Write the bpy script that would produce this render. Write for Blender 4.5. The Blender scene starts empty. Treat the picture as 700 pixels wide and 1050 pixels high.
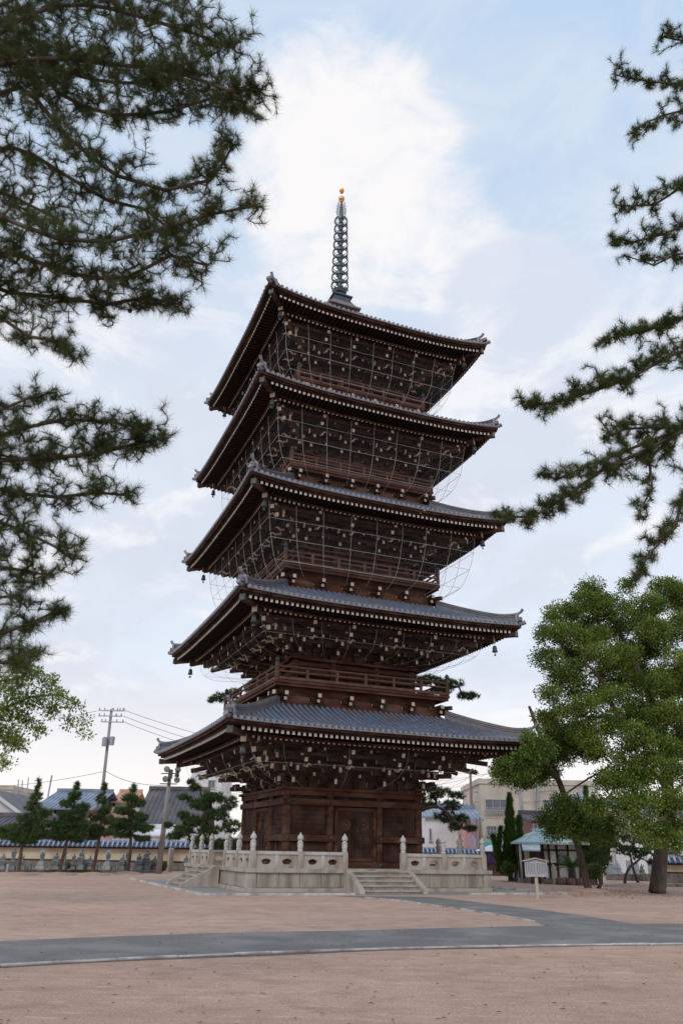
import bpy, math, random
import numpy as np
from mathutils import Vector, Matrix
random.seed(7)
rng = np.random.default_rng(11)
PI = math.pi
scene = bpy.context.scene
COL = scene.collection

# ------------------------------------------------------------------ camera
EYE = 1.47
FPX = 797.2
PITCH, ROLL = math.radians(23.59), math.radians(-1.05)
cp, sp, cr, sr = math.cos(PITCH), math.sin(PITCH), math.cos(ROLL), math.sin(ROLL)

def ray(u, v):
    a = u - 350.0
    b = 525.0 - v
    x = a * cr + b * sr
    y = -a * sr + b * cr
    return Vector((x, FPX * cp - y * sp, FPX * sp + y * cp))

def at(u, v, Y):
    r = ray(u, v)
    return Vector((0, 0, EYE)) + r * (Y / r.y)

def gnd(u, v, z=0.0):
    r = ray(u, v)
    return Vector((0, 0, EYE)) + r * ((z - EYE) / r.z)

def px(Y, v=870):
    """metres per photo pixel at distance Y"""
    r = ray(350, v)
    return Y / r.y

cam_d = bpy.data.cameras.new('camera')
cam = bpy.data.objects.new('camera', cam_d)
COL.objects.link(cam)
scene.camera = cam
F = Vector((0, cp, sp)); U0 = Vector((0, -sp, cp)); R0 = Vector((1, 0, 0))
Rr = R0 * cr - U0 * sr
Ur = R0 * sr + U0 * cr
m3 = Matrix((Rr, Ur, -F)).transposed()
cam.matrix_world = Matrix.Translation((0, 0, EYE)) @ m3.to_4x4()
cam_d.sensor_fit = 'VERTICAL'
cam_d.sensor_height = 36.0
cam_d.lens = FPX / 1050.0 * 36.0
cam_d.clip_start = 0.1
cam_d.clip_end = 5000
scene.render.resolution_x = 682
scene.render.resolution_y = 1024

# ------------------------------------------------------------------ naming
def tag(o, label=None, cat=None, group=None, kind=None):
    if label: o['label'] = label
    if cat: o['category'] = cat
    if group: o['group'] = group
    if kind: o['kind'] = kind
    return o

def empty(name, loc=(0, 0, 0), rz=0.0, label=None, cat=None, group=None):
    o = bpy.data.objects.new(name, None)
    o.empty_display_size = 0.3
    COL.objects.link(o)
    o.location = loc
    o.rotation_euler = (0, 0, rz)
    return tag(o, label, cat, group)

def copy_tree(o, parent=None):
    c = o.copy()
    COL.objects.link(c)
    c.parent = parent
    for ch in list(o.children):
        copy_tree(ch, c)
    return c

def copy_part(o, loc=None, rz=None, parent=None):
    c = o.copy()
    COL.objects.link(c)
    c.parent = parent if parent else o.parent
    if loc is not None: c.location = loc
    if rz is not None: c.rotation_euler = (0, 0, rz)
    return c

# ------------------------------------------------------------------ mesh builder
class MB:
    def __init__(self):
        self.v = []; self.f = []; self.m = []; self.M = Matrix.Identity(4)

    def add(self, vs, fs, mat=0):
        n = len(self.v)
        M = self.M
        self.v += [tuple(M @ Vector(p)) for p in vs]
        self.f += [tuple(i + n for i in q) for q in fs]
        self.m += [mat] * len(fs) if isinstance(mat, int) else list(mat)

    def box(self, c, s, mat=0, rz=0.0, taper=1.0, R=None):
        x, y, z = s[0] / 2, s[1] / 2, s[2] / 2
        if R is None:
            R = Matrix.Rotation(rz, 3, 'Z')
        vs = []
        for k, zz in ((1, -z), (taper, z)):
            for (a, b) in ((-x, -y), (x, -y), (x, y), (-x, y)):
                vs.append(Vector(c) + R @ Vector((a * k, b * k, zz)))
        self.add(vs, [(3, 2, 1, 0), (4, 5, 6, 7), (0, 1, 5, 4), (1, 2, 6, 5), (2, 3, 7, 6), (3, 0, 4, 7)], mat)

    def bar(self, a, b, w, h, mat=0, emat=None, up=(0, 0, 1)):
        """rectangular bar from a to b; emat colours both end faces"""
        a = Vector(a); b = Vector(b)
        d = (b - a).normalized()
        upv = Vector(up)
        if abs(d.dot(upv)) > 0.98: upv = Vector((0, 1, 0))
        s = d.cross(upv).normalized()
        u = s.cross(d).normalized()
        vs = []
        for p in (a, b):
            for (i, j) in ((-1, -1), (1, -1), (1, 1), (-1, 1)):
                vs.append(p + s * (i * w / 2) + u * (j * h / 2))
        e = mat if emat is None else emat
        self.add(vs, [(0, 1, 2, 3), (7, 6, 5, 4), (4, 5, 1, 0), (5, 6, 2, 1), (6, 7, 3, 2), (7, 4, 0, 3)],
                 [e, e, mat, mat, mat, mat])

    def tube(self, pts, r, n=6, mat=0, cap=True):
        pts = [Vector(p) for p in pts]
        if not hasattr(r, '__len__'): r = [r] * len(pts)
        vs = []; fs = []
        pr = None
        for i, p in enumerate(pts):
            d = (pts[min(i + 1, len(pts) - 1)] - pts[max(i - 1, 0)])
            d = d.normalized() if d.length > 1e-9 else Vector((0, 0, 1))
            if pr is None:
                s = d.orthogonal().normalized()
            else:
                s = (pr - d * pr.dot(d))
                s = s.normalized() if s.length > 1e-6 else d.orthogonal().normalized()
            pr = s
            t = d.cross(s)
            for k in range(n):
                a = 2 * PI * k / n
                vs.append(p + s * (math.cos(a) * r[i]) + t * (math.sin(a) * r[i]))
        for i in range(len(pts) - 1):
            for k in range(n):
                k2 = (k + 1) % n
                fs.append((i * n + k, i * n + k2, (i + 1) * n + k2, (i + 1) * n + k))
        if cap:
            fs.append(tuple(range(n - 1, -1, -1)))
            fs.append(tuple((len(pts) - 1) * n + k for k in range(n)))
        self.add(vs, fs, mat)

    def lathe(self, prof, c=(0, 0, 0), n=12, mat=0, sx=1.0, sy=1.0, rot=0.0):
        vs = []; fs = []
        for (r, z) in prof:
            for k in range(n):
                a = 2 * PI * k / n + rot
                vs.append((c[0] + r * sx * math.cos(a), c[1] + r * sy * math.sin(a), c[2] + z))
        for i in range(len(prof) - 1):
            for k in range(n):
                k2 = (k + 1) % n
                fs.append((i * n + k, i * n + k2, (i + 1) * n + k2, (i + 1) * n + k))
        fs.append(tuple(range(n - 1, -1, -1)))
        fs.append(tuple((len(prof) - 1) * n + k for k in range(n)))
        self.add(vs, fs, mat)

    def ball(self, c, r, n=10, mat=0, sz=1.0, R=None):
        prof = []
        m = max(4, n // 2)
        vs = []; fs = []
        R = R or Matrix.Identity(3)
        rx, ry, rz_ = (r, r, r * sz) if not hasattr(r, '__len__') else r
        for i in range(m + 1):
            t = -PI / 2 + PI * (0.02 + 0.96 * i / m)
            for k in range(n):
                a = 2 * PI * k / n
                vs.append(Vector(c) + R @ Vector((rx * math.cos(t) * math.cos(a), ry * math.cos(t) * math.sin(a), rz_ * math.sin(t))))
        for i in range(m):
            for k in range(n):
                k2 = (k + 1) % n
                fs.append((i * n + k, i * n + k2, (i + 1) * n + k2, (i + 1) * n + k))
        fs.append(tuple(range(n - 1, -1, -1)))
        fs.append(tuple(m * n + k for k in range(n)))
        self.add(vs, fs, mat)

    def prism(self, poly, p0, ax, ay, az, depth, mat=0):
        """extrude 2-D polygon (in ax, ay plane at p0) along az by depth"""
        p0 = Vector(p0); ax = Vector(ax); ay = Vector(ay); az = Vector(az)
        n = len(poly)
        vs = [p0 + ax * x + ay * y for x, y in poly] + [p0 + ax * x + ay * y + az * depth for x, y in poly]
        fs = [tuple(range(n - 1, -1, -1)), tuple(range(n, 2 * n))]
        fs += [(i, (i + 1) % n, n + (i + 1) % n, n + i) for i in range(n)]
        self.add(vs, fs, mat)

    def build(self, name, mats, parent=None, smooth=False, loc=None, rz=0.0, bevel=0.0):
        me = bpy.data.meshes.new(name)
        me.from_pydata(self.v, [], self.f)
        mats = mats if isinstance(mats, (list, tuple)) else [mats]
        for m in mats: me.materials.append(m)
        if len(mats) > 1: me.polygons.foreach_set('material_index', self.m)
        if smooth: me.polygons.foreach_set('use_smooth', [True] * len(me.polygons))
        me.update()
        o = bpy.data.objects.new(name, me)
        COL.objects.link(o)
        if parent: o.parent = parent
        if loc is not None: o.location = loc
        if rz: o.rotation_euler = (0, 0, rz)
        if bevel:
            b = o.modifiers.new('bevel', 'BEVEL'); b.width = bevel; b.segments = 2; b.limit_method = 'ANGLE'
        return o

def np_mesh(name, verts, faces_n, mats, parent=None, face_size=3, loc=None, mat_idx=None, smooth=False):
    """fast mesh from numpy: faces_n (n, face_size)"""
    me = bpy.data.meshes.new(name)
    nv = len(verts); nf = len(faces_n)
    me.vertices.add(nv)
    me.vertices.foreach_set('co', np.asarray(verts, dtype=np.float32).ravel())
    me.loops.add(nf * face_size)
    me.loops.foreach_set('vertex_index', np.asarray(faces_n, dtype=np.int32).ravel())
    me.polygons.add(nf)
    me.polygons.foreach_set('loop_start', np.arange(nf, dtype=np.int32) * face_size)
    mats = mats if isinstance(mats, (list, tuple)) else [mats]
    for m in mats: me.materials.append(m)
    if mat_idx is not None: me.polygons.foreach_set('material_index', mat_idx)
    if smooth: me.polygons.foreach_set('use_smooth', [True] * nf)
    me.update(calc_edges=True)
    me.validate()
    o = bpy.data.objects.new(name, me)
    COL.objects.link(o)
    if parent: o.parent = parent
    if loc is not None: o.location = loc
    return o

# ------------------------------------------------------------------ materials
def new_mat(name):
    m = bpy.data.materials.new(name)
    m.use_nodes = True
    nt = m.node_tree
    b = nt.nodes['Principled BSDF']
    return m, nt, b

def mat(name, c1, c2=None, scale=3.0, rough=0.7, bump=0.0, bscale=None, stretch=(1, 1, 1), metallic=0.0,
        detail=6.0, c3=None, scale3=0.4, spec=0.5, coat=0.0, dist=0.02, st3=None):
    m, nt, b = new_mat(name)
    N = nt.nodes; L = nt.links
    tc = N.new('ShaderNodeTexCoord')
    mp = N.new('ShaderNodeMapping'); mp.inputs['Scale'].default_value = stretch
    L.new(tc.outputs['Object'], mp.inputs['Vector'])
    b.inputs['Roughness'].default_value = rough
    b.inputs['Metallic'].default_value = metallic
    b.inputs['Specular IOR Level'].default_value = spec
    if coat:
        b.inputs['Coat Weight'].default_value = coat
    c2 = c2 or tuple(x * 0.7 for x in c1)
    no = N.new('ShaderNodeTexNoise'); no.inputs['Scale'].default_value = scale; no.inputs['Detail'].default_value = detail
    no.inputs['Roughness'].default_value = 0.65
    L.new(mp.outputs[0], no.inputs['Vector'])
    rp = N.new('ShaderNodeValToRGB')
    rp.color_ramp.elements[0].position = 0.34; rp.color_ramp.elements[1].position = 0.66
    rp.color_ramp.elements[0].color = (*c2, 1); rp.color_ramp.elements[1].color = (*c1, 1)
    L.new(no.outputs['Fac'], rp.inputs['Fac'])
    out = rp.outputs['Color']
    if c3:
        n3 = N.new('ShaderNodeTexNoise'); n3.inputs['Scale'].default_value = scale3; n3.inputs['Detail'].default_value = 5
        m3_ = N.new('ShaderNodeMapping'); m3_.inputs['Scale'].default_value = st3 or (1, 1, 1)
        L.new(tc.outputs['Object'], m3_.inputs['Vector']); L.new(m3_.outputs[0], n3.inputs['Vector'])
        r3 = N.new('ShaderNodeValToRGB'); r3.color_ramp.elements[0].position = 0.45; r3.color_ramp.elements[1].position = 0.68
        L.new(n3.outputs['Fac'], r3.inputs['Fac'])
        mx = N.new('ShaderNodeMix'); mx.data_type = 'RGBA'
        L.new(r3.outputs['Color'], mx.inputs['Factor'])
        L.new(out, mx.inputs['A']); mx.inputs['B'].default_value = (*c3, 1)
        out = mx.outputs['Result']
    L.new(out, b.inputs['Base Color'])
    if bump:
        nb = N.new('ShaderNodeTexNoise'); nb.inputs['Scale'].default_value = bscale or scale * 4; nb.inputs['Detail'].default_value = 8
        L.new(mp.outputs[0], nb.inputs['Vector'])
        bp = N.new('ShaderNodeBump'); bp.inputs['Strength'].default_value = bump; bp.inputs['Distance'].default_value = dist
        L.new(nb.outputs['Fac'], bp.inputs['Height'])
        L.new(bp.outputs['Normal'], b.inputs['Normal'])
    return m

def leaf_mat(name, cA, cB, trans=0.35, rough=0.5, big=0.6):
    """foliage: every leaf its own tone, plus slow drift between branches"""
    m, nt, b = new_mat(name)
    N = nt.nodes; L = nt.links
    g = N.new('ShaderNodeNewGeometry')
    tc = N.new('ShaderNodeTexCoord')
    no = N.new('ShaderNodeTexNoise'); no.inputs['Scale'].default_value = big; no.inputs['Detail'].default_value = 3
    L.new(tc.outputs['Object'], no.inputs['Vector'])
    ad = N.new('ShaderNodeMath'); ad.operation = 'MULTIPLY_ADD'
    L.new(no.outputs['Fac'], ad.inputs[0]); ad.inputs[1].default_value = 1.2
    ad2 = N.new('ShaderNodeMath'); ad2.operation = 'MULTIPLY_ADD'
    L.new(g.outputs['Random Per Island'], ad2.inputs[0]); ad2.inputs[1].default_value = 0.7; ad2.inputs[2].default_value = -0.45
    L.new(ad2.outputs[0], ad.inputs[2])
    rp = N.new('ShaderNodeValToRGB')
    rp.color_ramp.elements[0].color = (*cA, 1); rp.color_ramp.elements[1].color = (*cB, 1)
    rp.color_ramp.elements[0].position = 0.1; rp.color_ramp.elements[1].position = 0.9
    L.new(ad.outputs[0], rp.inputs['Fac'])
    L.new(rp.outputs['Color'], b.inputs['Base Color'])
    b.inputs['Roughness'].default_value = rough
    b.inputs['Specular IOR Level'].default_value = 0.18
    tr = N.new('ShaderNodeBsdfTranslucent')
    L.new(rp.outputs['Color'], tr.inputs['Color'])
    mx = N.new('ShaderNodeMixShader'); mx.inputs[0].default_value = trans
    L.new(b.outputs[0], mx.inputs[1]); L.new(tr.outputs[0], mx.inputs[2])
    L.new(mx.outputs[0], N['Material Output'].inputs['Surface'])
    return m

M = {}
M['wood'] = mat('dark_wood', (0.068, 0.028, 0.019), (0.027, 0.0115, 0.008), 2.6, 0.8, 0.25, 14, (1, 1, 0.25), c3=(0.095, 0.055, 0.04), scale3=1.5, spec=0.25)
M['wood_red'] = mat('red_wood', (0.100, 0.036, 0.022), (0.050, 0.019, 0.012), 2.5, 0.78, 0.25, 14, (0.4, 0.4, 1), c3=(0.14, 0.078, 0.055), scale3=1.6, spec=0.25, st3=(0.5, 0.5, 1.6))
M['wood_rail'] = mat('weathered_rail_wood', (0.185, 0.092, 0.062), (0.085, 0.040, 0.028), 3, 0.75, 0.2, 14)
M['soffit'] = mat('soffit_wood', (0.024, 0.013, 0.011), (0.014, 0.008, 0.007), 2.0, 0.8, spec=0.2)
M['cream'] = mat('painted_beam_end', (0.66, 0.58, 0.47), (0.44, 0.37, 0.29), 1.7, 0.7, 0, c3=(0.34, 0.25, 0.19), scale3=1.3)
M['white_tip'] = mat('painted_rafter_tip', (0.90, 0.87, 0.81), (0.74, 0.70, 0.63), 2.5, 0.7)
M['bracket_tip'] = mat('weathered_bracket_end', (0.82, 0.72, 0.58), (0.50, 0.40, 0.31), 2.1, 0.75, c3=(0.30, 0.21, 0.16), scale3=2.6)
M['tile'] = mat('glazed_roof_tile', (0.18, 0.225, 0.325), (0.09, 0.115, 0.175), 5.0, 0.3, 0.15, 30, c3=(0.15, 0.135, 0.14), scale3=0.9, spec=0.7)
M['tile_old'] = mat('weathered_roof_tile', (0.27, 0.245, 0.25), (0.15, 0.135, 0.15), 6.0, 0.55, 0.2, 30, c3=(0.24, 0.19, 0.18), scale3=1.5)
M['tile_gap'] = mat('shaded_pan_tile', (0.055, 0.062, 0.085), (0.035, 0.04, 0.055), 6, 0.6)
M['tile_end'] = mat('round_tile_end', (0.27, 0.27, 0.30), (0.15, 0.15, 0.17), 9.0, 0.5)
M['ridge'] = mat('ridge_tile', (0.125, 0.135, 0.165), (0.07, 0.075, 0.095), 4.0, 0.55, 0.3, 20, c3=(0.15, 0.125, 0.12), scale3=1.2)
M['bronze'] = mat('verdigris_bronze', (0.13, 0.17, 0.16), (0.05, 0.065, 0.062), 5, 0.5, 0.1, metallic=0.4)
M['sorin'] = mat('dark_bronze', (0.10, 0.125, 0.145), (0.06, 0.075, 0.09), 5, 0.45, 0.1, metallic=0.6)
M['gold'] = mat('gilt_metal', (0.78, 0.42, 0.12), (0.6, 0.3, 0.08), 3, 0.3, metallic=0.85)
M['iron'] = mat('dark_metal_fitting', (0.11, 0.115, 0.115), (0.05, 0.055, 0.055), 8, 0.5, metallic=0.5)
M['granite'] = mat('granite', (0.52, 0.46, 0.405), (0.35, 0.305, 0.265), 40, 0.85, 0.25, 60, c3=(0.28, 0.225, 0.185), scale3=2.6, st3=(1, 1, 0.35))
M['granite_wall'] = mat('weathered_granite', (0.42, 0.36, 0.305), (0.30, 0.255, 0.215), 9, 0.85, 0.3, 40, stretch=(1, 1, 0.25), c3=(0.20, 0.16, 0.13), scale3=1.8, st3=(1, 1, 0.12))
M['granite_light'] = mat('pale_granite', (0.60, 0.58, 0.56), (0.42, 0.40, 0.38), 12, 0.8, 0.2, 50, c3=(0.30, 0.28, 0.26), scale3=3.0, st3=(1, 1, 0.4))
M['statue'] = mat('grey_statue_stone', (0.20, 0.22, 0.23), (0.11, 0.125, 0.13), 5, 0.85, 0.5, 20, c3=(0.27, 0.28, 0.28), scale3=1.4)
M['statue_light'] = mat('light_statue_stone', (0.42, 0.45, 0.47), (0.28, 0.30, 0.33), 5, 0.8, 0.4, 20)
M['wire'] = mat('net_wire_metal', (0.52, 0.52, 0.50), (0.38, 0.38, 0.36), 2, 0.6, metallic=0.3)
M['bark'] = mat('tree_bark', (0.115, 0.082, 0.068), (0.05, 0.036, 0.032), 5, 0.9, 1.0, 11, (1, 1, 0.3), dist=0.06, c3=(0.16, 0.125, 0.105), scale3=1.2)
M['bark_red'] = mat('reddish_bark', (0.17, 0.105, 0.08), (0.085, 0.055, 0.045), 5, 0.9, 0.8, 11, (1, 1, 0.4), dist=0.05)
M['pine'] = leaf_mat('pine_needles', (0.03, 0.055, 0.018), (0.125, 0.15, 0.05), 0.35, 0.5, 1.3)
M['pine_far'] = leaf_mat('young_pine_needles', (0.035, 0.08, 0.03), (0.12, 0.19, 0.06), 0.3, 0.6, 0.9)
M['juniper'] = leaf_mat('juniper_scale_leaves', (0.04, 0.085, 0.02), (0.12, 0.20, 0.04), 0.2, 0.6, 0.9)
M['camphor'] = leaf_mat('camphor_leaves', (0.05, 0.105, 0.022), (0.32, 0.40, 0.085), 0.42, 0.55, 0.9)
M['camphor_dark'] = leaf_mat('dark_camphor_leaves', (0.045, 0.10, 0.024), (0.25, 0.34, 0.075), 0.38, 0.55, 0.9)
M['shrub'] = leaf_mat('shrub_leaves', (0.08, 0.13, 0.03), (0.2, 0.26, 0.07), 0.3, 0.5, 1.5)

# clear netting: mostly see-through
m, nt, b = new_mat('bird_netting')
b.inputs['Base Color'].default_value = (0.55, 0.58, 0.62, 1); b.inputs['Roughness'].default_value = 0.8
tp = nt.nodes.new('ShaderNodeBsdfTransparent'); mx = nt.nodes.new('ShaderNodeMixShader'); mx.inputs[0].default_value = 0.02
nt.links.new(tp.outputs[0], mx.inputs[1]); nt.links.new(b.outputs[0], mx.inputs[2])
nt.links.new(mx.outputs[0], nt.nodes['Material Output'].inputs['Surface'])
M['net'] = m
# ------------------------------------------------------------------ pagoda
PC = Vector((-0.381, 39.787, 0.0)); PYAW = math.radians(22.49)
pagoda = empty('pagoda', PC, PYAW, 'tall dark wooden five-storey pagoda with upturned tiled roofs and a bronze spire', 'pagoda')
ZC = [6.16, 11.52, 16.98, 22.40, 27.84]
ZM = [6.03, 11.33, 16.66, 22.02, 27.33]
LH = [7.13, 6.97, 6.77, 6.67, 6.46]
RT = [4.2, 4.03, 3.90, 3.72, 0.62]
ZT = [7.28, 12.72, 18.30, 23.55, 32.2]
BH = [0, 4.28, 4.08, 3.95, 3.72]
BF = [0.83, 8.34, 13.87, 19.16, 24.39]
WH = [3.15, 3.02, 2.88, 2.75, 2.62]
ROT = [Matrix.Rotation(i * PI / 2, 4, 'Z') for i in range(4)]

def roofz(k, r, s):
    L, Rt = LH[k], RT[k]
    t = (L - r) / (L - Rt)
    a = 0.78 if k < 3 else (0.66 if k == 3 else 0.40)
    z = ZM[k] + (ZT[k] - ZM[k]) * (a * t + (1 - a) * t * t)
    return z + (ZC[k] - ZM[k]) * (min(abs(s), L) / L) ** 3.2 * max(0.0, 1 - t) ** 1.3

def lift(k, r, s):
    L = LH[k]
    return (ZC[k] - ZM[k]) * (min(abs(s), L) / L) ** 3.2 * max(0, (r - 3.0) / (L - 3.0))

def soff(k, r, s=0):
    """underside of the base rafters"""
    L = LH[k]
    return ZM[k] - 0.50 + 0.20 * (L - 1.15 - r) + lift(k, r, s)

for k in range(5):
    L, Rt = LH[k], RT[k]
    # --- tiled slopes
    mb = MB()
    for R in ROT:
        mb.M = R
        nu = 36; nr = 9
        vs = []; fs = []
        for j in range(nr + 1):
            r = L + (Rt - L) * j / nr
            for i in range(nu + 1):
                s = r * (-1 + 2 * i / nu)
                vs.append((s, -r, roofz(k, r, s)))
        for j in range(nr):
            for i in range(nu):
                a = j * (nu + 1) + i
                fs.append((a, a + 1, a + nu + 2, a + nu + 1))
        mb.add(vs, fs, 2)
        # thin underside lip of pan tiles at the eave
        nt_ = int(L / 0.262)
        for q in range(-nt_, nt_ + 1):
            s = q * 0.262 + 0.0
            r1 = max(abs(s) + 0.05, Rt)
            if L - r1 < 0.15: continue
            nseg = max(3, int((L - r1) / 0.4))
            pts = []
            for j in range(nseg + 1):
                r = L + 0.04 + (r1 - L - 0.04) * j / nseg
                pts.append((r, roofz(k, min(r, L), s)))
            vs = []; fs = []
            jit = random.uniform(-0.008, 0.008)
            for (r, z) in pts:
                for a in (0, 45, 90, 135, 180):
                    a = math.radians(a)
                    vs.append((s + 0.076 * math.cos(a) + jit, -r, z + 0.015 + 0.085 * math.sin(a)))
            for j in range(nseg):
                for a in range(4):
                    b0 = j * 5 + a
                    fs.append((b0, b0 + 5, b0 + 6, b0 + 1))
            mb.add(vs, fs, 0)
            # round end tile
            z = pts[0][1]
            rr = 0.088
            mb.add([(s + jit + rr * math.cos(a * PI / 4), -L - 0.06, z + 0.02 + rr * math.sin(a * PI / 4)) for a in range(8)] +
                   [(s + jit + rr * math.cos(a * PI / 4), -L + 0.03, z + 0.02 + rr * math.sin(a * PI / 4)) for a in range(8)],
                   [tuple(range(8))] + [(a, a + 8, (a + 1) % 8 + 8, (a + 1) % 8) for a in range(8)], 1)
            # pan tile lip between the round ends
            s2 = s + 0.131
            if abs(s2) < L - 0.1:
                mb.box((s2, -L - 0.01, roofz(k, L, s2) - 0.03), (0.13, 0.06, 0.05), 1)
    tm = M['tile'] if k < 2 else M['tile_old']
    if k == 2: tm = M['tile']
    roof = mb.build('roof', [tm, M['tile_end'], M['tile_gap']], pagoda)

    # --- eaves boards (curved fascia) and board above the rafters
    mb = MB()
    for R in ROT:
        mb.M = R
        n = 30
        for (r, zt, zb, th) in ((L - 0.06, -0.05, -0.16, 0.10), (L - 0.20, -0.165, -0.245, 0.08), (L - 1.10, -0.36, -0.45, 0.08)):
            vs = []; fs = []
            for i in range(n + 1):
                s = (r) * (-1 + 2 * i / n)
                z = ZM[k] + lift(k, L, s * L / r) * (1 if r > L - 0.5 else 0.86)
                vs += [(s, -r, z + zb), (s, -r, z + zt), (s * (1 - th / r), -r + th, z + zt), (s * (1 - th / r), -r + th, z + zb)]
            for i in range(n):
                a = 4 * i; b_ = a + 4
                fs += [(a, b_, b_ + 1, a + 1), (a + 1, b_ + 1, b_ + 2, a + 2), (a + 2, b_ + 2, b_ + 3, a + 3), (a + 3, b_ + 3, b_, a)]
            mb.add(vs, fs, 0)
    mb.build('eaves_board', M['wood'], roof)
    mb = MB()
    for R in ROT:
        mb.M = R
        rs = [L - 0.15, L - 1.15, (L + WH[k]) / 2 - 0.4, WH[k] - 0.2]
        n = 20
        vs = []; fs = []
        for r in rs:
            for i in range(n + 1):
                s = r * (-1 + 2 * i / n)
                zz = (ZM[k] - 0.36 + 0.13 + 0.07 * (L - 0.3 - r) + lift(k, r, s)) if r > L - 1.2 else soff(k, r, s) + 0.17
                vs.append((s, -r, zz))
        for j in range(len(rs) - 1):
            for i in range(n):
                a = j * (n + 1) + i
                fs.append((a, a + n + 1, a + n + 2, a + 1))
        mb.add(vs, fs, 0)
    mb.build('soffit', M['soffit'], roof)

    # --- two rows of rafters with painted tips
    mb = MB(); mb2 = MB()
    for R in ROT:
        mb.M = R; mb2.M = R
        sp_ = 0.232
        nn = int((L - 0.45) / sp_)
        for q in range(-nn, nn + 1):
            s = (q + 0.5) * sp_
            if abs(s) > L - 0.45: continue
            ro = L - 0.30; ri = max(L - 1.35, abs(s) + 0.05)
            if ro - ri > 0.1:
                z0 = ZM[k] - 0.30 + lift(k, ro, s); z1 = z0 + 0.07 * (ro - ri) - (lift(k, ro, s) - lift(k, ri, s))
                mb.bar((s, -ri, z1), (s, -ro, z0), 0.095, 0.11, 0, None)
                mb.box((s, -ro - 0.004, z0), (0.115, 0.014, 0.13), 1)
            ro = L - 1.16; ri = max(WH[k], abs(s) + 0.05)
            if ro - ri > 0.1:
                z0 = soff(k, ro, s) + 0.06; z1 = soff(k, ri, s) + 0.06
                mb2.bar((s, -ri, z1), (s, -ro, z0), 0.10, 0.12, 0)
                mb2.box((s, -ro - 0.004, z0), (0.10, 0.012, 0.12), 1)
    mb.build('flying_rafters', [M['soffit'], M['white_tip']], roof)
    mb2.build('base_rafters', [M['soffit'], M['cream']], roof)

    # --- hip ridge, hip rafter, wind bell at each corner
    diag = math.sqrt(2)
    mb = MB()   # local: along -X-Y diagonal handled by rotating 45 deg; build along -Y
    pts = []
    n = 16
    for i in range(n + 1):
        r = L - 0.02 + (Rt - L) * i / n
        pts.append((r * diag, roofz(k, r, r)))
    hr = [0.30 + (0.06 * (1 - i / 3) if i < 3 else 0) for i in range(n + 1)]
    for lay, (w, z0, z1) in enumerate(((0.34, -0.05, 0.14), (0.26, 0.14, 0.20), (0.30, 0.20, 0.235), (0.24, 0.235, 0.29), (0.28, 0.29, 0.325), (0.16, 0.325, 0.41))):
        st = 0 if lay == 0 else 1
        vs = []; fs = []
        for i in range(st, n + 1):
            r, z = pts[i]
            up = 0.13 * max(0, 1 - (i - 1) / 4.0) ** 2
            for (a, b_) in ((-w / 2, z0), (w / 2, z0), (w / 2 * (0.9 if lay < 5 else 0.5), z1), (-w / 2 * (0.9 if lay < 5 else 0.5), z1)):
                vs.append((a, -r, z + b_ + up))
        for i in range(n - st):
            a = 4 * i
            for e in range(4):
                e2 = (e + 1) % 4
                fs.append((a + e, a + e2, a + 4 + e2, a + 4 + e))
        fs.append((0, 1, 2, 3)); m4 = 4 * (n - st); fs.append((m4 + 3, m4 + 2, m4 + 1, m4))
        mb.add(vs, fs, 0)
    # demon tile and horn at the end, and a second at two thirds
    r, z = pts[1]
    def oni(r, z, s):
        poly = [(-0.2, 0), (0.2, 0), (0.24, 0.1), (0.19, 0.22), (0.2, 0.36), (0.1, 0.42), (0, 0.48), (-0.1, 0.42), (-0.2, 0.36), (-0.19, 0.22), (-0.24, 0.1)]
        mb.prism([(a * s, b_ * s) for a, b_ in poly], (0, -r - 0.06, z), (1, 0, 0), (0, 0, 1), (0, 1, 0), 0.12, 1)
        mb.ball((0, -r - 0.07, z + 0.2 * s), 0.09 * s, 8, 1)
        hp = [(0, -r + 0.15, z + 0.43 * s), (0, -r - 0.06, z + 0.46 * s), (0, -r - 0.20, z + 0.54 * s), (0, -r - 0.28, z + 0.66 * s)]
        mb.tube(hp, [0.07 * s, 0.07 * s, 0.07 * s, 0.08 * s], 8, 1)
    oni(r + 0.05, z + 0.05, 1.0)
    # lower tip tile beyond the ridge
    mb.tube([(0, -pts[0][0] + 0.5, pts[0][1] + 0.02), (0, -pts[0][0] - 0.02, pts[0][1] + 0.05), (0, -pts[0][0] - 0.16, pts[0][1] + 0.11)], [0.1, 0.1, 0.11], 8, 1)
    if k >= 4:
        j = 5 if k < 4 else 4
        r, z = pts[j]
        mb.tube([(0, -r + 0.3, z + 0.36), (0, -r - 0.05, z + 0.42), (0, -r - 0.2, z + 0.54)], [0.065, 0.065, 0.07], 8, 1)
        mb.box((0, -r, z + 0.38), (0.26, 0.12, 0.26), 1)
    hip = mb.build('hip_ridge', [M['ridge'], M['tile_end']], roof, rz=-PI / 4)
    # hip rafter
    mb = MB()
    ro = (L - 0.24) * diag
    zz = ZC[k] - 0.50
    mb.bar((0, -3.0 * diag, soff(k, 3.0) + 0.0), (0, -(L - 1.0) * diag, ZC[k] - 0.62), 0.24, 0.30, 0)
    mb.bar((0, -(L - 1.6) * diag, ZC[k] - 0.44), (0, -ro, zz + 0.06), 0.24, 0.24, 0)
    mb.box((0, -ro - 0.01, zz + 0.06), (0.26, 0.10, 0.26), 1)
    mb.box((0, -(L - 1.0) * diag - 0.01, ZC[k] - 0.62), (0.25, 0.03, 0.31), 2)
    hraf = mb.build('hip_rafter', [M['wood'], M['iron'], M['cream']], roof, rz=-PI / 4)
    # bell
    mb = MB()
    mb.tube([(0, 0, 0), (0, 0, -0.16)], 0.012, 5)
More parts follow.
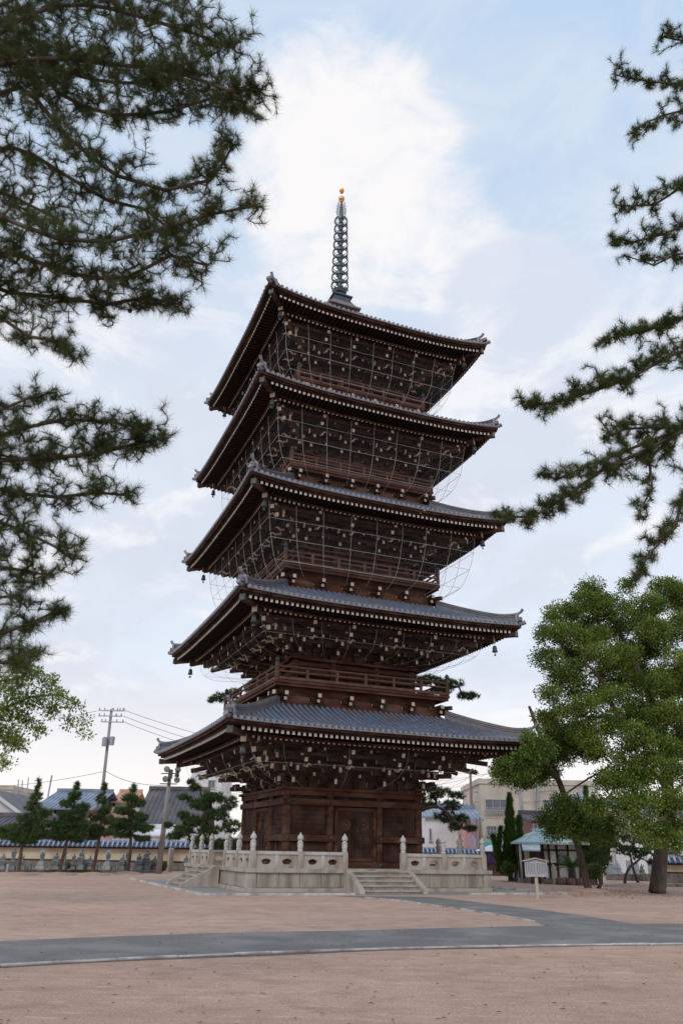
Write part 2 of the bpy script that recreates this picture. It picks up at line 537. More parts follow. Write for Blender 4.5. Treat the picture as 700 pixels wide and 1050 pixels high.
    mb.lathe([(0.03, -0.14), (0.09, -0.17), (0.12, -0.24), (0.135, -0.40), (0.165, -0.52), (0.15, -0.52), (0.11, -0.42), (0.02, -0.3)], n=12)
    mb.tube([(0, 0, -0.3), (0, 0, -0.66)], 0.01, 4)
    mb.prism([(-0.09, -0.06), (0.09, -0.06), (0.05, 0.07), (-0.05, 0.07)], (0, -0.008, -0.68), (1, 0, 0), (0, 0, 1), (0, 1, 0), 0.016)
    rb = L - 1.0
    bell = mb.build('wind_bell', M['bronze'], roof, smooth=True, loc=(-rb, -rb, ZC[k] - 0.80)); bell.scale = (0.82, 0.82, 0.82)
    for i in range(1, 4):
        copy_part(hip, rz=-PI / 4 + i * PI / 2)
        copy_part(hraf, rz=-PI / 4 + i * PI / 2)
        sx, sy = ((1, -1), (1, 1), (-1, 1))[i - 1]
        copy_part(bell, loc=(sx * rb, sy * rb, ZC[k] - 0.80), rz=random.uniform(0, 3))

    # --- body of the storey
    W = WH[k]; zb = BF[k]; z0 = (3.92 if k == 0 else BF[k] + 1.28)
    colx = [-W, -0.375 * W, 0.375 * W, W]
    mb = MB()
    mb.box((0, 0, (zb + ZM[k] + 0.3) / 2), (2 * W - 0.12, 2 * W - 0.12, ZM[k] + 0.3 - zb), 0)
    storey = mb.build('storey_wall', M['wood'], pagoda)
    mb = MB()
    mb.lathe([(0.17, 0), (0.18, 0.1), (0.175, z0 - zb - 0.15), (0.14, z0 - zb)], n=14)
    c0 = mb.build('column', M['wood_red'], storey, smooth=True, loc=(-W, -W, zb))
    first = True
    for i in range(4):
        for x in colx[:3]:
            if first: first = False; continue
            p = ROT[i] @ Vector((x, -W, zb))
            copy_part(c0, loc=p)
    mb = MB()
    for R in ROT:
        mb.M = R
        e = W + 0.18
        def hb(z, h, d, m_=0, x0=-e - 0.03, x1=e + 0.03):
            mb.bar((x0, -W - d, z), (x1, -W - d, z), 0.14, h, m_)
        if k == 0:
            hb(zb + 0.12, 0.22, 0.14); hb(3.42, 0.24, 0.16); hb(z0 - 0.13, 0.2, 0.08)
            for (xa, xb) in ((-e, colx[1] + 0.25), (colx[2] - 0.25, e)):
                hb(1.98, 0.26, 0.16, 0, xa, xb)
        else:
            hb(z0 - 0.22, 0.16, 0.10); hb(zb + 0.12, 0.2, 0.12); hb(zb + 0.62, 0.14, 0.09)
        # wide plate on the column tops
        mb.bar((-W - 0.34, -W, z0 + 0.035), (W + 0.34, -W, z0 + 0.035), 0.46, 0.11, 0)
    if k == 0:
        for R in ROT:
            mb.M = R
            for x in colx:
                for z in (3.42, 1.98, zb + 0.12):
                    if z == zb + 0.12 and abs(x) > 2: continue
                    mb.lathe([(0.095, 0), (0.07, 0.03), (0.03, 0.05)], n=8, c=(0, 0, 0)) if False else None
                    mb.M = R @ Matrix.Translation((x, -W - 0.235, z)) @ Matrix.Rotation(PI / 2, 4, 'X')
                    mb.lathe([(0.085, -0.01), (0.07, 0.03), (0.03, 0.055)], n=8, mat=1)
                    mb.M = R
    mb.build('tie_beams', [M['wood_red'], M['iron']], storey)
    if k == 0:
        # panelled side bays
        for i in range(4):
            for sgn in (-1, 1):
                mb = MB()
                xm = sgn * 0.69 * W; bw = 0.625 * W - 0.36
                mb.box((xm, -W + 0.03, 2.72), (bw, 0.08, 1.14), 0)
                for q in range(6):
                    mb.box((xm, -W - 0.02, 2.24 + q * 0.19), (bw - 0.06, 0.035, 0.172), 0)
                mb.box((xm, -W - 0.0, 1.44), (bw, 0.06, 0.72), 0)
                for q in range(3):
                    mb.box((xm + (q - 1) * bw / 3, -W - 0.04, 1.44), (0.05, 0.05, 0.70), 0)
                for z in (2.17, 3.26):
                    mb.box((xm, -W - 0.03, z), (bw, 0.09, 0.07), 0)
                o = mb.build('wall_panel', M['wood'], storey); o.rotation_euler = (0, 0, i * PI / 2)
        # double door with round crests and lattice panels
        for i in range(4):
            mb = MB()
            hw = 0.375 * W - 0.2
            for sgn in (-1, 1):
                mb.box((sgn * (hw - 0.06), -W - 0.05, 2.12), (0.13, 0.16, 2.2), 0)
            mb.box((0, -W - 0.05, 3.17), (2 * hw, 0.16, 0.14), 0)
            mb.box((0, -W - 0.04, 1.15), (2 * hw, 0.18, 0.12), 0)
            dr = mb.build('door_frame', M['wood_red'], storey); dr.rotation_euler = (0, 0, i * PI / 2)
            for sgn in (-1, 1):
                mb = MB()
                w = hw - 0.14; xm = sgn * (w / 2 + 0.01)
                mb.box((xm, -W + 0.0, 2.15), (w, 0.06, 1.9), 0)
                for (xx, ww) in ((xm - w / 2 + 0.05, 0.1), (xm + w / 2 - 0.05, 0.1)):
                    mb.box((xx, -W - 0.045, 2.15), (ww, 0.05, 1.9), 0)
                for z in (1.25, 1.68, 2.16, 2.28, 2.82, 3.05):
                    mb.box((xm, -W - 0.043, z), (w - 0.2, 0.045, 0.08), 0)
                mb.box((xm, -W - 0.04, 1.9), (0.05, 0.04, 0.62), 0)
                for z in (1.46, 1.92):
                    mb.box((xm, -W - 0.038, z), (w - 0.2, 0.03, 0.05), 0)
                mb.M = Matrix.Translation((xm, -W - 0.06, 2.55)) @ Matrix.Rotation(PI / 2, 4, 'X')
                for rr in (0.2, 0.12):
                    pts = [(rr * math.cos(a * PI / 9), rr * math.sin(a * PI / 9), 0) for a in range(19)]
                    mb.tube(pts, 0.024, 6, 1, cap=False)
                mb.lathe([(0.07, -0.02), (0.05, 0.03)], n=10, mat=1)
                mb.M = Matrix.Identity(4)
                mb.build('door_leaf', [M['wood'], M['wood_rail']], storey).rotation_euler = (0, 0, i * PI / 2)
    else:
        for i in range(4):
            mb = MB()
            hw = 0.375 * W - 0.2
            mb.box((0, -W + 0.02, zb + 0.68), (2 * hw, 0.1, 0.86), 0)
            for q in range(-4, 5):
                mb.box((q * hw / 5, -W - 0.045, zb + 0.68), (0.04, 0.04, 0.8), 0)
            o = mb.build('latticed_window', M['wood'], storey); o.rotation_euler = (0, 0, i * PI / 2)

    # --- bracket sets under the eaves
    H = soff(k, W) - z0 - 0.1
    def bracket(corner):
        mb = MB()
        dz = (H - 0.30) / 4.0
        ah = min(0.2, dz * 0.55)
        def blk(x, y, z, s=0.21):
            mb.box((x, y, z + 0.035), (s * 0.8, s * 0.8, 0.07), 0)
            mb.box((x, y, z + 0.11), (s, s, 0.085), 0)
        def run(dirs, outk, arms=True):
            pass
        dirs = [(Vector((0, -1, 0)), Vector((1, 0, 0)))]
        if corner: dirs.append((Vector((-1, 0, 0)), Vector((0, 1, 0))))
        mb.box((0, 0, 0.2), (0.42, 0.42, 0.14), 0); mb.box((0, 0, 0.10), (0.32, 0.32, 0.08), 0)
        for (d, e) in dirs:
            for j in range(0, 4):
                z = 0.30 + j * dz
                out = 0.50 * j
                # perpendicular arm
                if j < 3:
                    o1 = out + 0.62
                    mb.bar(-d * 0.1 + Vector((0, 0, z)), d * o1 + Vector((0, 0, z)), 0.13, ah, 0, 1)
                    mb.box(d * (out + 0.5) + Vector((0, 0, z + ah / 2 + 0.055)), (0.2, 0.2, 0.10), 0)
                # arm parallel to the wall
                hl = 0.58 if j < 3 else 0.74
                a = d * out
                lo = -hl if not (corner and j > 0) else -hl * 0.3
                if corner and j > 0:
                    # outward side runs past the diagonal, inner side shortened
                    p, q_ = a + e * hl, a - e * (out + 0.30)
                else:
                    p, q_ = a + e * hl, a - e * hl
                mb.bar(p + Vector((0, 0, z)), q_ + Vector((0, 0, z)), 0.12, ah, 0, 1)
                if j in (1, 2) and not corner:
                    mb.bar(a + e * 0.95 + Vector((0, 0, z + dz * 0.5)), a - e * 0.95 + Vector((0, 0, z + dz * 0.5)), 0.10, ah * 0.8, 0, 1)
                for t in (0.02, 0.5, 0.98):
                    c = p.lerp(q_, t) * 0.97 + a * 0.03
                    mb.box(c + Vector((0, 0, z + ah / 2 + 0.05)), (0.17, 0.17, 0.10), 0)
            # tail rafters sloping down and out
            for (oi, zi, oo, zo) in ((0.2, 0.30 + 2.6 * dz, 2.15, 0.30 + 1.55 * dz), (0.2, 0.32 + 3.4 * dz, 2.5, 0.30 + 2.35 * dz)):
                mb.bar(d * oi + Vector((0, 0, zi)), d * oo + Vector((0, 0, zo)), 0.15, 0.17, 0, 1)
            # curled nosings either side
            for sg in (-1, 1):
                b0 = d * 1.05 + e * 0.30 * sg
                pts = [b0 + Vector((0, 0, 0.42 + dz)), b0 + d * 0.22 + e * .05 * sg + Vector((0, 0, 0.36 + dz)), b0 + d * 0.36 + e * .1 * sg + Vector((0, 0, 0.46 + dz)), b0 + d * 0.50 + e * .16 * sg + Vector((0, 0, 0.37 + dz))]
                mb.tube(pts, [0.055, 0.05, 0.04, 0.02], 5, 1)
        if corner:
            d = Vector((-1, -1, 0)).normalized()
            e = Vector((1, -1, 0)).normalized()
            for j in range(4):
                z = 0.30 + j * dz; o1 = (0.50 * j + 0.66) * diag
                mb.bar(Vector((0, 0, z)), d * o1 + Vector((0, 0, z)), 0.16, ah, 0, 1)
                mb.box(d * (0.5 * j + 0.5) * diag + Vector((0, 0, z + ah / 2 + 0.055)), (0.22, 0.22, 0.10), 0)
            for (oi, zi, oo, zo) in ((0.3, 0.30 + 2.5 * dz, 2.0 * diag, 0.30 + 1.3 * dz), (0.3, 0.32 + 3.2 * dz, 2.35 * diag, 0.30 + 2.1 * dz), (0.3, 0.34 + 3.9 * dz, 2.7 * diag, 0.3 + 2.9 * dz)):
                mb.bar(d * oi + Vector((0, 0, zi)), d * oo + Vector((0, 0, zo)), 0.19, 0.2, 0, 1)
            for sg in (-1, 1):
                b0 = d * 2.3
                pts = [b0 + Vector((0, 0, 0.5 + dz)), b0 + d * 0.2 + e * .18 * sg + Vector((0, 0, 0.42 + dz)), b0 + d * 0.4 + e * .28 * sg + Vector((0, 0, 0.56 + dz)), b0 + d * 0.52 + e * .4 * sg + Vector((0, 0, 0.44 + dz))]
                mb.tube(pts, [0.07, 0.06, 0.05, 0.03], 5, 1)
        return mb.build('corner_bracket' if corner else 'bracket_set', [M['wood'], M['bracket_tip']], storey)
    bc = bracket(True); bs = bracket(False)
    bc.location = (-W, -W, z0 + 0.05)
    bs.location = (colx[1], -W, z0 + 0.05)
    for i in range(4):
        if i:
            p = ROT[i] @ Vector((-W, -W, z0 + 0.05)); copy_part(bc, loc=p, rz=i * PI / 2)
            p = ROT[i] @ Vector((colx[1], -W, z0 + 0.05)); copy_part(bs, loc=p, rz=i * PI / 2)
        p = ROT[i] @ Vector((colx[2], -W, z0 + 0.05)); copy_part(bs, loc=p, rz=i * PI / 2)
    # purlins running round on the brackets
    mb = MB()
    for R in ROT:
        mb.M = R
        for (o_, z_, w_, h_) in ((1.62, soff(k, W + 1.62) - 0.1, 0.17, 0.2), (1.05, z0 + 0.3 + (H - .3) / 4 * 2.45, 0.12, 0.13), (0.52, z0 + 0.3 + (H - .3) / 4 * 1.45, 0.12, 0.13), (2.2, soff(k, W + 2.2) - 0.07, 0.12, 0.12)):
            e = W + o_
            mb.bar((-e - 0.25, -e, z_), (e + 0.25, -e, z_), w_, h_, 0, 1)
        # small boards with struts between the bracket sets
        for x in ((colx[0] + colx[1]) / 2, 0, (colx[2] + colx[3]) / 2):
            mb.box((x, -W - 0.03, z0 + 0.25), (0.12, 0.1, 0.34), 0)
            mb.box((x, -W - 0.06, z0 + 0.48), (0.3, 0.2, 0.12), 0)
            for o_, z_ in ((0.55, z0 + 0.62), (1.08, z0 + 0.62 + (H - .3) / 4), (1.75, z0 + 0.66 + (H - .3) / 2)):
                mb.bar((x, -W, z_), (x, -W - o_, z_), 0.11, 0.13, 0, 1)
    mb.build('eaves_purlin', [M['wood'], M['bracket_tip']], storey)

    # --- balcony
    if k > 0:
        B = BH[k]; zr = ZT[k - 1]
        mb = MB()
        mb.box((0, 0, zb - 0.05), (2 * B + 0.16, 2 * B + 0.16, 0.10), 0)
        for R in ROT:
            mb.M = R
            e = B - 0.30
            mb.bar((-e, -e, zr + 0.22), (e, -e, zr + 0.22), 0.12, 0.50, 0)
            mb.bar((-B - 0.04, -B + 0.06, zb - 0.16), (B + 0.04, -B + 0.06, zb - 0.16), 0.14, 0.13, 0)
        mb.M = Matrix.Identity(4)
        mb.box((0, 0, (zr - 0.4 + zb - 0.1) / 2), (2 * B - 0.9, 2 * B - 0.9, zb - zr + 0.25), 0)
        balc = mb.build('balcony', M['wood_red'], pagoda)
        # supports below the floor with pale ends
        mb = MB()
        def supp(corner):
            mb = MB()
            dl = [(Vector((0, -1, 0)), Vector((1, 0, 0)))]
            if corner: dl = [(Vector((0, -1, 0)), Vector((1, 0, 0))), (Vector((-1, 0, 0)), Vector((0, 1, 0))), (Vector((-1, -1, 0)).normalized(), Vector((1, -1, 0)).normalized())]
            for (d, e) in dl:
                kx = 1.25 if abs(d.x) == abs(d.y) else 1
                mb.bar(-d * 0.3 + Vector((0, 0, 0.28)), d * 0.50 * kx + Vector((0, 0, 0.28)), 0.13, 0.14, 0, 1)
                mb.bar(-d * 0.3 + Vector((0, 0, 0.50)), d * 0.64 * kx + Vector((0, 0, 0.50)), 0.16, 0.17, 0, 1)
                if not corner:
                    mb.bar(d * 0.2 - e * 0.36 + Vector((0, 0, 0.36)), d * 0.2 + e * 0.36 + Vector((0, 0, 0.36)), 0.1, 0.13, 0, 1)
                    for t in (-0.3, 0, 0.3): mb.box(d * 0.2 + e * t + Vector((0, 0, 0.46)), (0.14, 0.14, 0.08), 0)
            return mb.build('balcony_support', [M['wood'], M['cream']], balc)
        s0 = supp(False); c1 = supp(True)
        rin = B - 0.42
        c1.location = (-rin, -rin, zr)
        xs = [-rin * 0.6, -rin * 0.2, rin * 0.2, rin * 0.6]
        for i in range(4):
            if i: copy_part(c1, loc=ROT[i] @ Vector((-rin, -rin, zr)), rz=i * PI / 2)
            for q, x in enumerate(xs):
                p = ROT[i] @ Vector((x, -rin, zr))
                if i == 0 and q == 0: s0.location = p
                else: copy_part(s0, loc=p, rz=i * PI / 2)
        # railing
        mb = MB()
        for R in ROT:
            mb.M = R
            e = B
            mb.tube([(-e, -e, zb + 0.62), (e, -e, zb + 0.62)], 0.05, 8, 0)
            mb.bar((-e, -e, zb + 0.40), (e, -e, zb + 0.40), 0.09, 0.06, 0)
            mb.bar((-e, -e, zb + 0.10), (e, -e, zb + 0.10), 0.10, 0.12, 0)
            n = 6
            for i in range(1, n):
                x = -e + 2 * e * i / n
                mb.box((x, -e, zb + 0.27), (0.11, 0.085, 0.22), 0)
                mb.box((x, -e, zb + 0.50), (0.13, 0.085, 0.15), 0)
        mb.build('railing', M['wood_rail'], balc)
        mb = MB()
        mb.tube([(0, 0, -0.08), (0, 0, 0.74)], 0.095, 12, 0)
        mb.lathe([(0.105, 0.60), (0.11, 0.64), (0.105, 0.80), (0.06, 0.83), (0.055, 0.86), (0.10, 0.90), (0.10, 0.95), (0.05, 1.01), (0.01, 1.05)], n=12, mat=1)
        pt = mb.build('corner_post', [M['wood_rail'], M['iron']], balc, smooth=True, loc=(-B, -B, zb))
        for i in range(1, 4): copy_part(pt, loc=ROT[i] @ Vector((-B, -B, zb)))

    # --- bird netting
    if k == 2: prof = [(5.50, 16.20), (5.43, 15.44), (5.25, 14.57), (4.89, 13.66), (4.25, 13.22)]
    elif k == 3: prof = [(5.32, 21.58), (5.22, 20.85), (5.10, 19.95), (4.72, 19.0), (4.12, 18.52)]
    elif k == 4: prof = [(5.12, 26.88), (4.97, 26.1), (4.87, 25.2), (4.50, 24.32), (3.98, 23.78)]
    elif k == 1: prof = [(5.55, 10.78), (5.45, 10.35), (5.10, 9.98), (4.5, 9.78), (3.4, 9.72)]
    else: prof = [(5.75, 5.45), (5.6, 5.0), (5.15, 4.55), (4.5, 4.25), (3.4, 4.0)]
    # smooth the profile
    def cr_(p0, p1, p2, p3, t):
        return tuple(0.5 * (2 * b_ + (c - a) * t + (2 * a - 5 * b_ + 4 * c - d) * t * t + (-a + 3 * b_ - 3 * c + d) * t ** 3) for a, b_, c, d in zip(p0, p1, p2, p3))
    sm = []
    P = [prof[0]] + prof + [prof[-1]]
    for i in range(len(prof) - 1):
        for t in (0, 0.25, 0.5, 0.75): sm.append(cr_(P[i], P[i + 1], P[i + 2], P[i + 3], t))
    sm.append(prof[-1])
    mb = MB(); mw = MB()
    for i, R in enumerate(ROT):
        mb.M = R; mw.M = R
        vs = []; fs = []
        for (r, z) in sm:
            vs += [(-r, -r, z), (r, -r, z)]
        for j in range(len(sm) - 1):
            fs.append((2 * j, 2 * j + 1, 2 * j + 3, 2 * j + 2))
        mb.add(vs, fs)
        wr = 0.0092 if k >= 2 else 0.006
        nv = 8
        for q in range(nv):
            if k == 0 and q % 2 == 0 and q: continue
            f_ = -1 + 2 * q / nv
            if q: f_ += random.uniform(-0.008, 0.008)
            sag = random.uniform(-0.01, 0.015)
            pts = [(f_ * r * 0.995 + sag * math.sin(PI * j / len(sm)), -r - 0.01, z ) for j, (r, z) in enumerate(sm)]
            mw.tube(pts, wr, 4)
        for j in ((4, 8, 12) if k >= 2 else (6,)):
            r, z = sm[j]
            n = 16
            pts = [(-r + 2 * r * t / n, -r - 0.012, z - 0.012 * math.sin(PI * ((t * 8 / n) % 1))) for t in range(n + 1)]
            mw.tube(pts, wr, 4)
    net = mb.build('bird_net', M['net'], pagoda)
    mw.build('net_wires', M['wire'], net)

# --- bronze spire
mb = MB()
mb.box((0, 0, 33.22), (1.12, 1.12, 0.42), 0)
mb.box((0, 0, 33.47), (1.30, 1.30, 0.09), 0)
mb.box((0, 0, 32.98), (1.26, 1.26, 0.10), 0)
mb.lathe([(0.50, 33.51), (0.50, 33.62), (0.44, 33.78), (0.30, 33.92), (0.16, 33.98)], n=20)
mb.tube([(0, 0, 33.5), (0, 0, 40.0), (0, 0, 42.2)], [0.15, 0.13, 0.07], 10)
spire = mb.build('spire', M['sorin'], pagoda)
mb = MB()
for i in range(12):
    a = 2 * PI * i / 12
    R = Matrix.Rotation(a, 4, 'Z'); mb.M = R
    mb.prism([(-0.13, 0), (0.13, 0), (0.16, 0.16), (0.07, 0.26), (0, 0.36), (-0.07, 0.26), (-0.16, 0.16)], (0, -0.34, 33.98), (1, 0, 0), (0, -0.42, 0.9), (0, -0.9, -0.42), 0.03)
mb.M = Matrix.Identity(4)
mb.lathe([(0.12, 33.95), (0.36, 34.0), (0.36, 34.05), (0.12, 34.12)], n=16)
mb.build('lotus_collar', M['sorin'], spire)
for i in range(9):
    rr = 0.56 - 0.115 * i / 8
    z = 34.62 + 0.672 * i
    mb = MB()
    n = 28
    vs = []; fs = []
    for q in range(n):
        a = 2 * PI * q / n
        for (dr, dz_) in ((0, -0.085), (0, 0.085), (-0.045, 0.085), (-0.045, -0.085)):
            vs.append(((rr + dr) * math.cos(a), (rr + dr) * math.sin(a), z + dz_))
    for q in range(n):
        a = 4 * q; b_ = 4 * ((q + 1) % n)
        for e in range(4):
            e2 = (e + 1) % 4
            fs.append((a + e, b_ + e, b_ + e2, a + e2))
    mb.add(vs, fs)
    mb.lathe([(0.12, z - 0.26), (0.17, z - 0.2), (0.13, z - 0.1), (0.13, z + 0.12), (0.18, z + 0.17), (0.12, z + 0.24)], n=14)
    for q in range(8):
        a = 2 * PI * q / 8
        c, s_ = math.cos(a), math.sin(a)
        mb.tube([(0.14 * c, 0.14 * s_, z - 0.16), (0.3 * c, 0.3 * s_, z - 0.24), ((rr - 0.03) * c, (rr - 0.03) * s_, z - 0.07)], 0.022, 5)
        if q % 2 == 0:
            mb.lathe([(0.012, 0), (0.035, -0.03), (0.05, -0.12)], n=6, c=(rr * c, rr * s_, z - 0.09))
    mb.build('spire_ring', M['sorin'], spire)
mb = MB()
for i in range(4):
    mb.M = Matrix.Rotation(i * PI / 2 + PI / 8, 4, 'Z')
    for q in range(7):
        z = 40.35 + q * 0.17
        w = 0.50 * (1 - 0.35 * (q / 6) ** 2)
        pts = [(0.05, 0, z), (w * 0.5, 0, z - 0.06), (w * 0.8, 0, z + 0.02), (w, 0, z + 0.14), (w * 0.72, 0, z + 0.20), (w * 0.6, 0, z + 0.1)]
        mb.tube(pts, [0.018, 0.018, 0.016, 0.01, 0.016, 0.01], 4)
mb.M = Matrix.Identity(4)
mb.build('flame_ornament', M['sorin'], spire)
for (z, r) in ((41.98, 0.21), (42.72, 0.17)):
    mb = MB()
    mb.ball((0, 0, z), r, 16)
    if z > 42.3: mb.lathe([(0.09, z + r * 0.9), (0.03, z + r * 1.15), (0.0, z + r * 1.4)], n=8)
    mb.lathe([(0.07, z - r * 1.25), (0.12, z - r * 1.0), (0.1, z - r * 0.85)], n=10)
    mb.build('gilt_ball', M['gold'], spire, smooth=True)
# stepped tiled base under the spire box
mb = MB()
for (h, z) in ((1.05, 32.42), (0.9, 32.54), (0.78, 32.7), (0.70, 32.84)):
    mb.box((0, 0, z), (2 * h, 2 * h, 0.12), 0)
mb.build('spire_base', M['tile_old'], spire)

# ------------------------------------------------------------------ stone terrace
terr = empty('stone_terrace', PC, PYAW, 'square granite terrace with stone balustrade and steps under the pagoda', 'terrace')
PH = 5.40
def holed_panel(w, h, t, shape, name, parent):
    """stone panel with two lotus shaped openings"""
    cu = bpy.data.curves.new(name, 'CURVE'); cu.dimensions = '2D'; cu.fill_mode = 'BOTH'; cu.extrude = t / 2
    def spl(pts):
        s = cu.splines.new('POLY'); s.points.add(len(pts) - 1)
        for i, p in enumerate(pts): s.points[i].co = (p[0], p[1], 0, 1)
        s.use_cyclic_u = True
    spl([(-w / 2, 0), (w / 2, 0), (w / 2, h), (-w / 2, h)])
    for cx in (-w / 4, w / 4):
        spl([(cx + a, h * 0.50 + b_) for a, b_ in shape])
    tmp = bpy.data.objects.new('tmp', cu); COL.objects.link(tmp)
    dg = bpy.context.evaluated_depsgraph_get()
    me = bpy.data.meshes.new_from_object(tmp.evaluated_get(dg))
    bpy.data.objects.remove(tmp)
    me.materials.clear(); me.materials.append(M['granite'])
    me.name = name
    me.transform(Matrix.Rotation(PI / 2, 4, 'X'))
    return me
lotus = [(-0.20, 0.06), (-0.15, 0.045), (-0.11, 0.10), (-0.05, 0.085), (0.0, 0.12), (0.05, 0.085), (0.11, 0.10), (0.15, 0.045), (0.20, 0.06),
         (0.19, -0.03), (0.12, -0.10), (0.07, -0.10), (0.03, -0.13), (0.0, -0.09), (-0.03, -0.13), (-0.07, -0.10), (-0.12, -0.10), (-0.19, -0.03)]
mb = MB()
mb.box((0, 0, 0.34), (2 * PH - 0.1, 2 * PH - 0.1, 0.68), 0)
for R in ROT:
    mb.M = R
    for (xa, xb) in ((-PH + 0.36, -1.54), (1.54, PH - 0.36)):
        n = 4
        for q in range(n):
            w_ = (xb - xa) / n
            mb.box((xa + w_ * (q + 0.5), -PH + 0.03 + random.uniform(-.006, .006), 0.41), (w_ - 0.018, 0.06, 0.50), 0)
mb.M = Matrix.Identity(4)
terrace_core = mb.build('terrace_wall', M['granite_wall'], terr)
mb = MB()
mb.box((0, 0, 0.75), (2 * PH + 0.16, 2 * PH + 0.16, 0.15), 0)
mb.build('paved_top', M['granite'], terr, bevel=0.012)
mb = MB()
for i in range(4):
    mb.M = ROT[i]
    for sg in (-1, 1):
        mc = MB(); mc.box((sg * 1.42, -PH + 0.04, 0.33), (0.20, 0.10, 0.66), 0)
        mc.build('pilaster', M['granite'], terr, bevel=0.01).rotation_euler = (0, 0, i * PI / 2)
        mc = MB(); mc.box((sg * (1.42 + PH) / 2, -PH + 0.0, 0.07), (PH - 1.42, 0.20, 0.14), 0)
        mc.build('base_course', M['granite'], terr, bevel=0.01).rotation_euler = (0, 0, i * PI / 2)
mb = MB(); mb.box((0, 0, 0.33), (0.36, 0.36, 0.66), 0)
cpier = mb.build('corner_pier', M['granite'], terr, bevel=0.01, loc=(-PH + 0.16, -PH + 0.16, 0))
for i in range(1, 4): copy_part(cpier, loc=ROT[i] @ Vector((-PH + 0.16, -PH + 0.16, 0)))
pos = [-5.2, -3.25, -1.33, 1.33, 3.25]
mb = MB()
mb.box((0, 0, 0.31), (0.22, 0.22, 0.62), 0)
mb.lathe([(0.10, 0.62), (0.115, 0.66), (0.095, 0.70), (0.115, 0.78), (0.12, 0.86), (0.11, 0.93), (0.125, 0.95), (0.085, 0.99), (0.075, 1.03), (0.12, 1.07), (0.125, 1.13), (0.10, 1.20), (0.04, 1.26), (0.015, 1.32)], n=14, mat=1)
post = mb.build('balustrade_post', [M['granite'], M['granite_light']], terr)
pz = 0.825
post.location = (-5.2, -5.2, pz)
for i in range(4):
    for q, x in enumerate(pos):
        if i == 0 and q == 0: continue
        copy_part(post, loc=ROT[i] @ Vector((x, -5.2, pz)), rz=i * PI / 2)
pm = holed_panel(1.93 - 0.22, 0.50, 0.09, lotus, 'balustrade_panel', terr)
mbr = MB()
mbr.bar((-0.87, 0, 0.56), (0.87, 0, 0.56), 0.17, 0.12, 0)
mbr.box((0, 0, 0.27), (0.14, 0.12, 0.50), 0)
tr_ = None
for i in range(4):
    for (xa, xb) in ((-5.2, -3.25), (-3.25, -1.33), (1.33, 3.25), (3.25, 5.2)):
        xm = (xa + xb) / 2
        o = bpy.data.objects.new('balustrade_panel', pm); COL.objects.link(o); o.parent = terr
        o.location = ROT[i] @ Vector((xm, -5.2, pz + 0.0)); o.rotation_euler = (0, 0, i * PI / 2)
        if tr_ is None:
            tr_ = mbr.build('top_rail', M['granite_light'], o)
        else:
            c = tr_.copy(); COL.objects.link(c); c.parent = o
# steps
def steps():
    mb = MB()
    n = 5; run = 0.28; W2 = 1.25
    for j in range(n):
        z1 = 0.82 * (n - j) / (n + 0.0) - 0.04 - 0.0
        y0 = -PH - 0.08 - run * j
        mb.box((0, y0 - run / 2, (z1 - 0.06) / 2), (2 * W2 - 0.01, run - 0.003, z1 - 0.06), 0)
        mb.box((0, y0 - run / 2 - 0.02, z1 - 0.03), (2 * W2, run + 0.03, 0.06), 1)
    st = mb.build('stone_steps', [M['granite_wall'], M['granite']], terr, bevel=0.008)
    for sg in (-1, 1):
        mb = MB()
        poly = [(0.0, 0), (0, 0.84), (-0.16, 0.84), (-1.56, 0.16), (-1.62, 0.0)]
        mb.prism([(-a, b_) for a, b_ in poly], (sg * 1.36 - 0.11, -PH - 0.082, 0), (0, -1, 0), (0, 0, 1), (1, 0, 0), 0.22)
        mb.build('side_ramp', M['granite'], st, bevel=0.015)
    return st
st = steps()
for i in range(1, 4):
    c = copy_part(st, rz=i * PI / 2)
    for ch in list(st.children):
        d = ch.copy(); COL.objects.link(d); d.parent = c
# ------------------------------------------------------------------ ground
def sheet(name, poly, z, m, th=0.0):
    mb = MB()
    mb.add([(x, y, z) for x, y in poly], [tuple(range(len(poly)))])
    o = mb.build(name, m); tag(o, kind='structure'); return o
m, nt, b = new_mat('sandy_gravel')
N = nt.nodes; L = nt.links
tc = N.new('ShaderNodeTexCoord')
def nz(s, d=6, st=(1, 1, 1), r=0.6):
    mp = N.new('ShaderNodeMapping'); mp.inputs['Scale'].default_value = st; L.new(tc.outputs['Object'], mp.inputs['Vector'])
    n = N.new('ShaderNodeTexNoise'); n.inputs['Scale'].default_value = s; n.inputs['Detail'].default_value = d; n.inputs['Roughness'].default_value = r
    L.new(mp.outputs[0], n.inputs['Vector']); return n.outputs['Fac']
def cr2(x, p0, c0, p1, c1):
    r = N.new('ShaderNodeValToRGB'); r.color_ramp.elements[0].position = p0; r.color_ramp.elements[1].position = p1
    r.color_ramp.elements[0].color = (*c0, 1); r.color_ramp.elements[1].color = (*c1, 1); L.new(x, r.inputs['Fac']); return r.outputs['Color']
def mixc(f, a, bb, mode='MIX'):
    m_ = N.new('ShaderNodeMix'); m_.data_type = 'RGBA'; m_.blend_type = mode
    if isinstance(f, float): m_.inputs['Factor'].default_value = f
    else: L.new(f, m_.inputs['Factor'])
    for key, x in (('A', a), ('B', bb)):
        if isinstance(x, tuple): m_.inputs[key].default_value = (*x, 1)
        else: L.new(x, m_.inputs[key])
    return m_.outputs['Result']
c = cr2(nz(0.22, 6, (1, 1.6, 1)), 0.35, (0.60, 0.413, 0.318), 0.65, (0.73, 0.515, 0.405))
c = mixc(cr2(nz(1.7, 6), 0.46, (0, 0, 0), 0.75, (0.75, 0.75, 0.75)), c, (0.44, 0.285, 0.215))
c = mixc(cr2(nz(0.6, 7, (1, 2.2, 1)), 0.55, (0, 0, 0), 0.75, (0.6, 0.6, 0.6)), c, (0.68, 0.49, 0.385))
